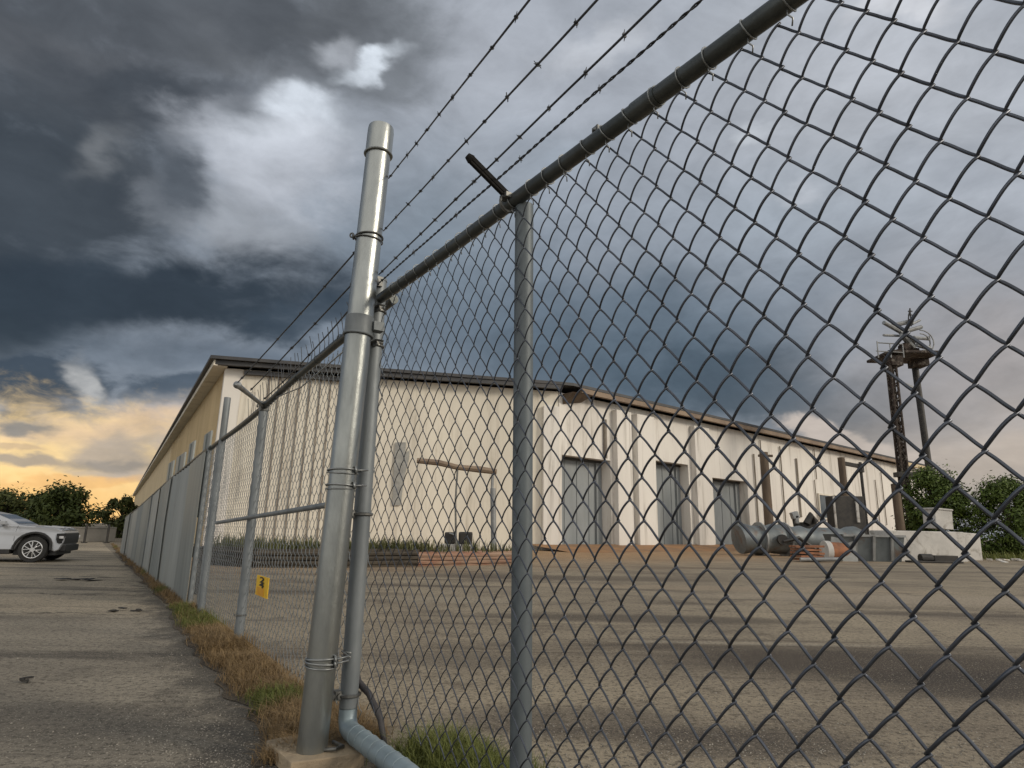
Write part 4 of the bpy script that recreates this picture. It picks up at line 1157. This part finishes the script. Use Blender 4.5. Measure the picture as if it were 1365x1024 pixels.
# low wall and posts at the end of the road
wa = gz(60, 722); wb = gz(152, 722)
mb = MB(); dd = (wb - wa).normalized()
mb.box((wa + wb) / 2 + Z3 * .38, ((wb - wa).length * 1.0, .25, .76), dd); mb.box((wa + wb) / 2 + Z3 * .79, ((wb - wa).length, .32, .07), dd)
M['greywall'] = pbr('grey_wall', (.24, .225, .20), (.17, .16, .145), 1, .9, 0, .3, 10)
tag(mb.build('boundary_wall', M['greywall'], None, bevel=.02), 'low grey boundary wall closing the road under the sunset', 'wall')
for x_, lb in ((112, 'thin dark post in front of the low boundary wall, nearer the car'), (142, 'thin dark post in front of the low boundary wall, beside the small tree')):
    p = gz(x_, 724); mb = MB(); mb.tube([p - Z3 * .05, p + Z3 * .95], .06, 8); mb.box(p + Z3 * .02, (.22, .22, .05)); mb.tube([p + Z3 * .95, p + Z3 * 1.0], [.075, .03], 8)
    tag(mb.build('bollard', M['blackmetal'], None, smooth=True), lb, 'post', 'posts before the boundary wall')

# ------------------------------------------------------------------ car
ks = 1.10
ang = math.radians(20)
hx = Vector((math.cos(ang), math.sin(ang), 0)); hy = Vector((-hx.y, hx.x, 0))
wheel_px = gz(40, 750)
half = .83 * ks
c0 = wheel_px + hy * half            # centre line point at the front axle
def CP(x, y, z):
    if x > .35: x = .35 + (x - .35) * .36
    return c0 + hx * (x * ks) + hy * (y * ks) + Z3 * (z * ks)
car = thing('parked_car', c0 - hx * 1.25, 'silver low coupe with black grille and alloy wheels parked side on at the left edge', 'car')
R_ = .345
# outline of the side (x forward from the front axle, z up)
def arch(cx, r, n=10):
    return [(cx - r * math.cos(PI * k / n), .30 + r * math.sin(PI * k / n)) for k in range(n + 1)]
low = [(-3.35, .42)] + [(-2.98, .30)] + arch(-2.55, .43)[0:] + arch(0, .41) + [(.62, .26), (.80, .30)]
upper = [(.99, .50), (1.01, .62), (.97, .73), (.86, .785), (.45, .83), (-.05, .875), (-.42, .90), (-1.2, .915), (-2.3, .93), (-3.1, .90), (-3.4, .86), (-3.47, .62)]
out = low + upper
def halfw(x, z):
    w = .84
    if x > .2: w -= .24 * (min(1, (x - .2) / .81)) ** 2.2
    if x < -2.9: w -= .14 * ((-2.9 - x) / .6) ** 2
    if z > .62: w -= .16 * ((z - .62) / .3) ** 2
    if z < .4: w -= .03
    return w
mb = MB()
n_ = len(out)
mb.add([CP(x, -halfw(x, z), z) for x, z in out] + [CP(x, halfw(x, z), z) for x, z in out],
       [tuple(range(n_)), tuple(range(2 * n_ - 1, n_ - 1, -1))] + [(i, (i + 1) % n_, n_ + (i + 1) % n_, n_ + i) for i in range(n_)])
body = mb.build('body', M['carpaint'], car, bevel=.025)
for p in body.data.polygons: p.use_smooth = True
body.data.set_sharp_from_angle(angle=math.radians(35))
# cabin
roofp = [(-.40, .895), (-.62, 1.02), (-.95, 1.16), (-1.25, 1.225), (-1.7, 1.24), (-2.2, 1.17), (-2.7, 1.03), (-3.05, .91)]
mb = MB(); rv = []
for x, z in roofp:
    w = .70 - .17 * max(0, (z - .9) / .34); rv.append((x, z, w))
nr = len(rv)
mb.add([CP(x, -w, z) for x, z, w in rv] + [CP(x, w, z) for x, z, w in rv], [tuple(range(nr)), tuple(range(2 * nr - 1, nr - 1, -1))] + [(i, i + 1, nr + i + 1, nr + i) for i in range(nr - 1)] + [(0, nr, 2 * nr - 1, nr - 1)])
cab = mb.build('cabin', M['carpaint'], car, bevel=.02)
# glass
mb = MB()
def quad(mb, pts, off):
    nn = (pts[1] - pts[0]).cross(pts[-1] - pts[0]).normalized()
    if nn.dot(off) < 0: nn = -nn
    k = len(pts)
    mb.add([p + nn * .012 for p in pts] + [p - nn * .01 for p in pts], [tuple(range(k)), tuple(range(2 * k - 1, k - 1, -1))] + [(i, (i + 1) % k, k + (i + 1) % k, k + i) for i in range(k)])
quad(mb, [CP(-.46, -.62, .925), CP(-.46, .62, .925), CP(-.92, .52, 1.15), CP(-.92, -.52, 1.15)], hx + Z3)
mb.build('windscreen', M['glass'], car)
mb = MB()
quad(mb, [CP(-.72, -.69, .93), CP(-1.62, -.69, .93), CP(-1.62, -.56, 1.19), CP(-1.16, -.565, 1.175), CP(-.98, -.60, 1.10)], -hy)
quad(mb, [CP(-1.70, -.69, .93), CP(-2.55, -.69, .94), CP(-2.3, -.58, 1.10), CP(-1.70, -.56, 1.19)], -hy)
mb.build('side_window', M['glass'], car)
# wheels
for x_ in (0, -2.55):
    for sgn in (-1, 1):
        c = CP(x_, sgn * .74, .31); ax = hy * sgn
        wrot = MB(); prof = [(-.09, .20), (-.10, .30), (-.07, .315), (0, .318), (.07, .315), (.10, .30), (.095, .215)]
        wrot.tube([c + ax * o_ * ks for o_, r_ in prof], [r_ * ks for o_, r_ in prof], 28, up=(0, 0, 1)); wh = wrot.build('wheel', M['rubber'], car, smooth=True)
        rm = MB(); rm.ring(c + ax * .10 * ks, ax, .205 * ks, .018, 28, 8)
        rm.tube([c + ax * .095 * ks, c + ax * .115 * ks], .055 * ks, 12)
        u_ = Z3; v2 = ax.cross(u_)
        for k in range(6):
            a_ = 2 * PI * k / 6 + .3; dd = u_ * math.cos(a_) + v2 * math.sin(a_)
            for q in (-.22, .22):
                d2_ = u_ * math.cos(a_ + q) + v2 * math.sin(a_ + q)
                rm.tube([c + ax * .108 * ks + dd * .05 * ks, c + ax * .10 * ks + d2_ * .20 * ks], .016, 6)
        rm.build('rim', M['chrome'], wh, smooth=True)
# arch liners
for x_ in (0, -2.55):
    mb = MB()
    for sgn in (-1, 1):
        mb.tube([CP(x_ + .42 * math.cos(a_), sgn * .83, .30 + .42 * math.sin(a_)) for a_ in [PI * k / 14 for k in range(15)]], .035, 8)
    mb.box(CP(x_, 0, .42), (.9 * ks, 1.3 * ks, .5 * ks), hx); mb.build('wheel_arch', M['trim'], car, smooth=True)
mb = MB()
_g = [(.60, .795, .705), (1.0, .60, .715), (1.045, .57, .60), (1.01, .58, .45), (.70, .765, .47), (.62, .80, .55)]
mb.add([CP(x, -y, z) for x, y, z in _g] + [CP(x, y, z) for x, y, z in _g],
       [(0, 1, 2, 3, 4, 5), (11, 10, 9, 8, 7, 6)] + [(i, (i + 1) % 6, 6 + (i + 1) % 6, 6 + i) for i in range(6)])
mb.build('grille', M['trim'], car, bevel=.012)
for sgn in (-1, 1):
    mb = MB(); mb.box(CP(.80, sgn * .715, .61), (.16, .06, .07), hx * .9 - hy * sgn * -.35); mb.build('headlight', M['lamp'], car, bevel=.012)
mb = MB(); mb.box(CP(.93, 0, .34), (.14 * ks, 1.15 * ks, .16 * ks), hx); mb.box(CP(-1.28, 0, .26), (1.6 * ks, 1.62 * ks, .12 * ks), hx); mb.build('lower_trim', M['trim'], car, bevel=.02)
mb = MB(); mb.tube([CP(.83, -.66, .775), CP(.93, -.3, .80), CP(.95, 0, .80), CP(.93, .3, .80), CP(.83, .66, .775)], .018, 6); mb.build('bonnet_trim', M['chrome'], car, smooth=True)
for y_ in (-.3, .3):
    mb = MB(); mb.box(CP(.25, y_, .858), (.5, .22, .035), hx - Z3 * .09); mb.build('bonnet_scoop', M['carpaint'], car, bevel=.012)
mb = MB(); mb.box(CP(-.72, -.80, .95), (.14, .16, .10), hx); mb.box(CP(-.75, -.72, .92), (.05, .12, .03), hx); mb.build('mirror', M['carpaint'], car, bevel=.02)
mb = MB(); mb.box(CP(-1.50, -.835, .78), (.16, .02, .025), hx); mb.build('door_handle', M['chrome'], car)
mb = MB()
for xs_ in (-.42, -1.66): mb.tube([CP(xs_, -halfw(xs_, z) - .001, z) for z in (.34, .5, .62, .75, .88)], .006, 4)
mb.build('door_seam', M['trim'], car)

# small debris on the road
for x_, y_, lb in ((116, 773, 'dark flattened patch of torn metal lying on the road near the car'), (168, 815, 'small dark scrap lying on the road beside the verge'), (36, 910, 'tiny dark chip lying on the near road')):
    p = gz(x_, y_); mb = MB()
    sc_ = .35 if y_ < 780 else (.16 if y_ < 850 else .05)
    for k in range(5):
        a_ = random.uniform(0, 3)
        mb.box(p + Vector((random.uniform(-1, 1) * sc_, random.uniform(-.6, .6) * sc_, .012 + .005 * k)), (sc_ * random.uniform(.5, 1), sc_ * random.uniform(.2, .5), .012), (math.cos(a_), math.sin(a_), random.uniform(-.1, .1)))
    tag(mb.build('scrap', M['blackmetal']), lb, 'scrap', 'scraps on the road')
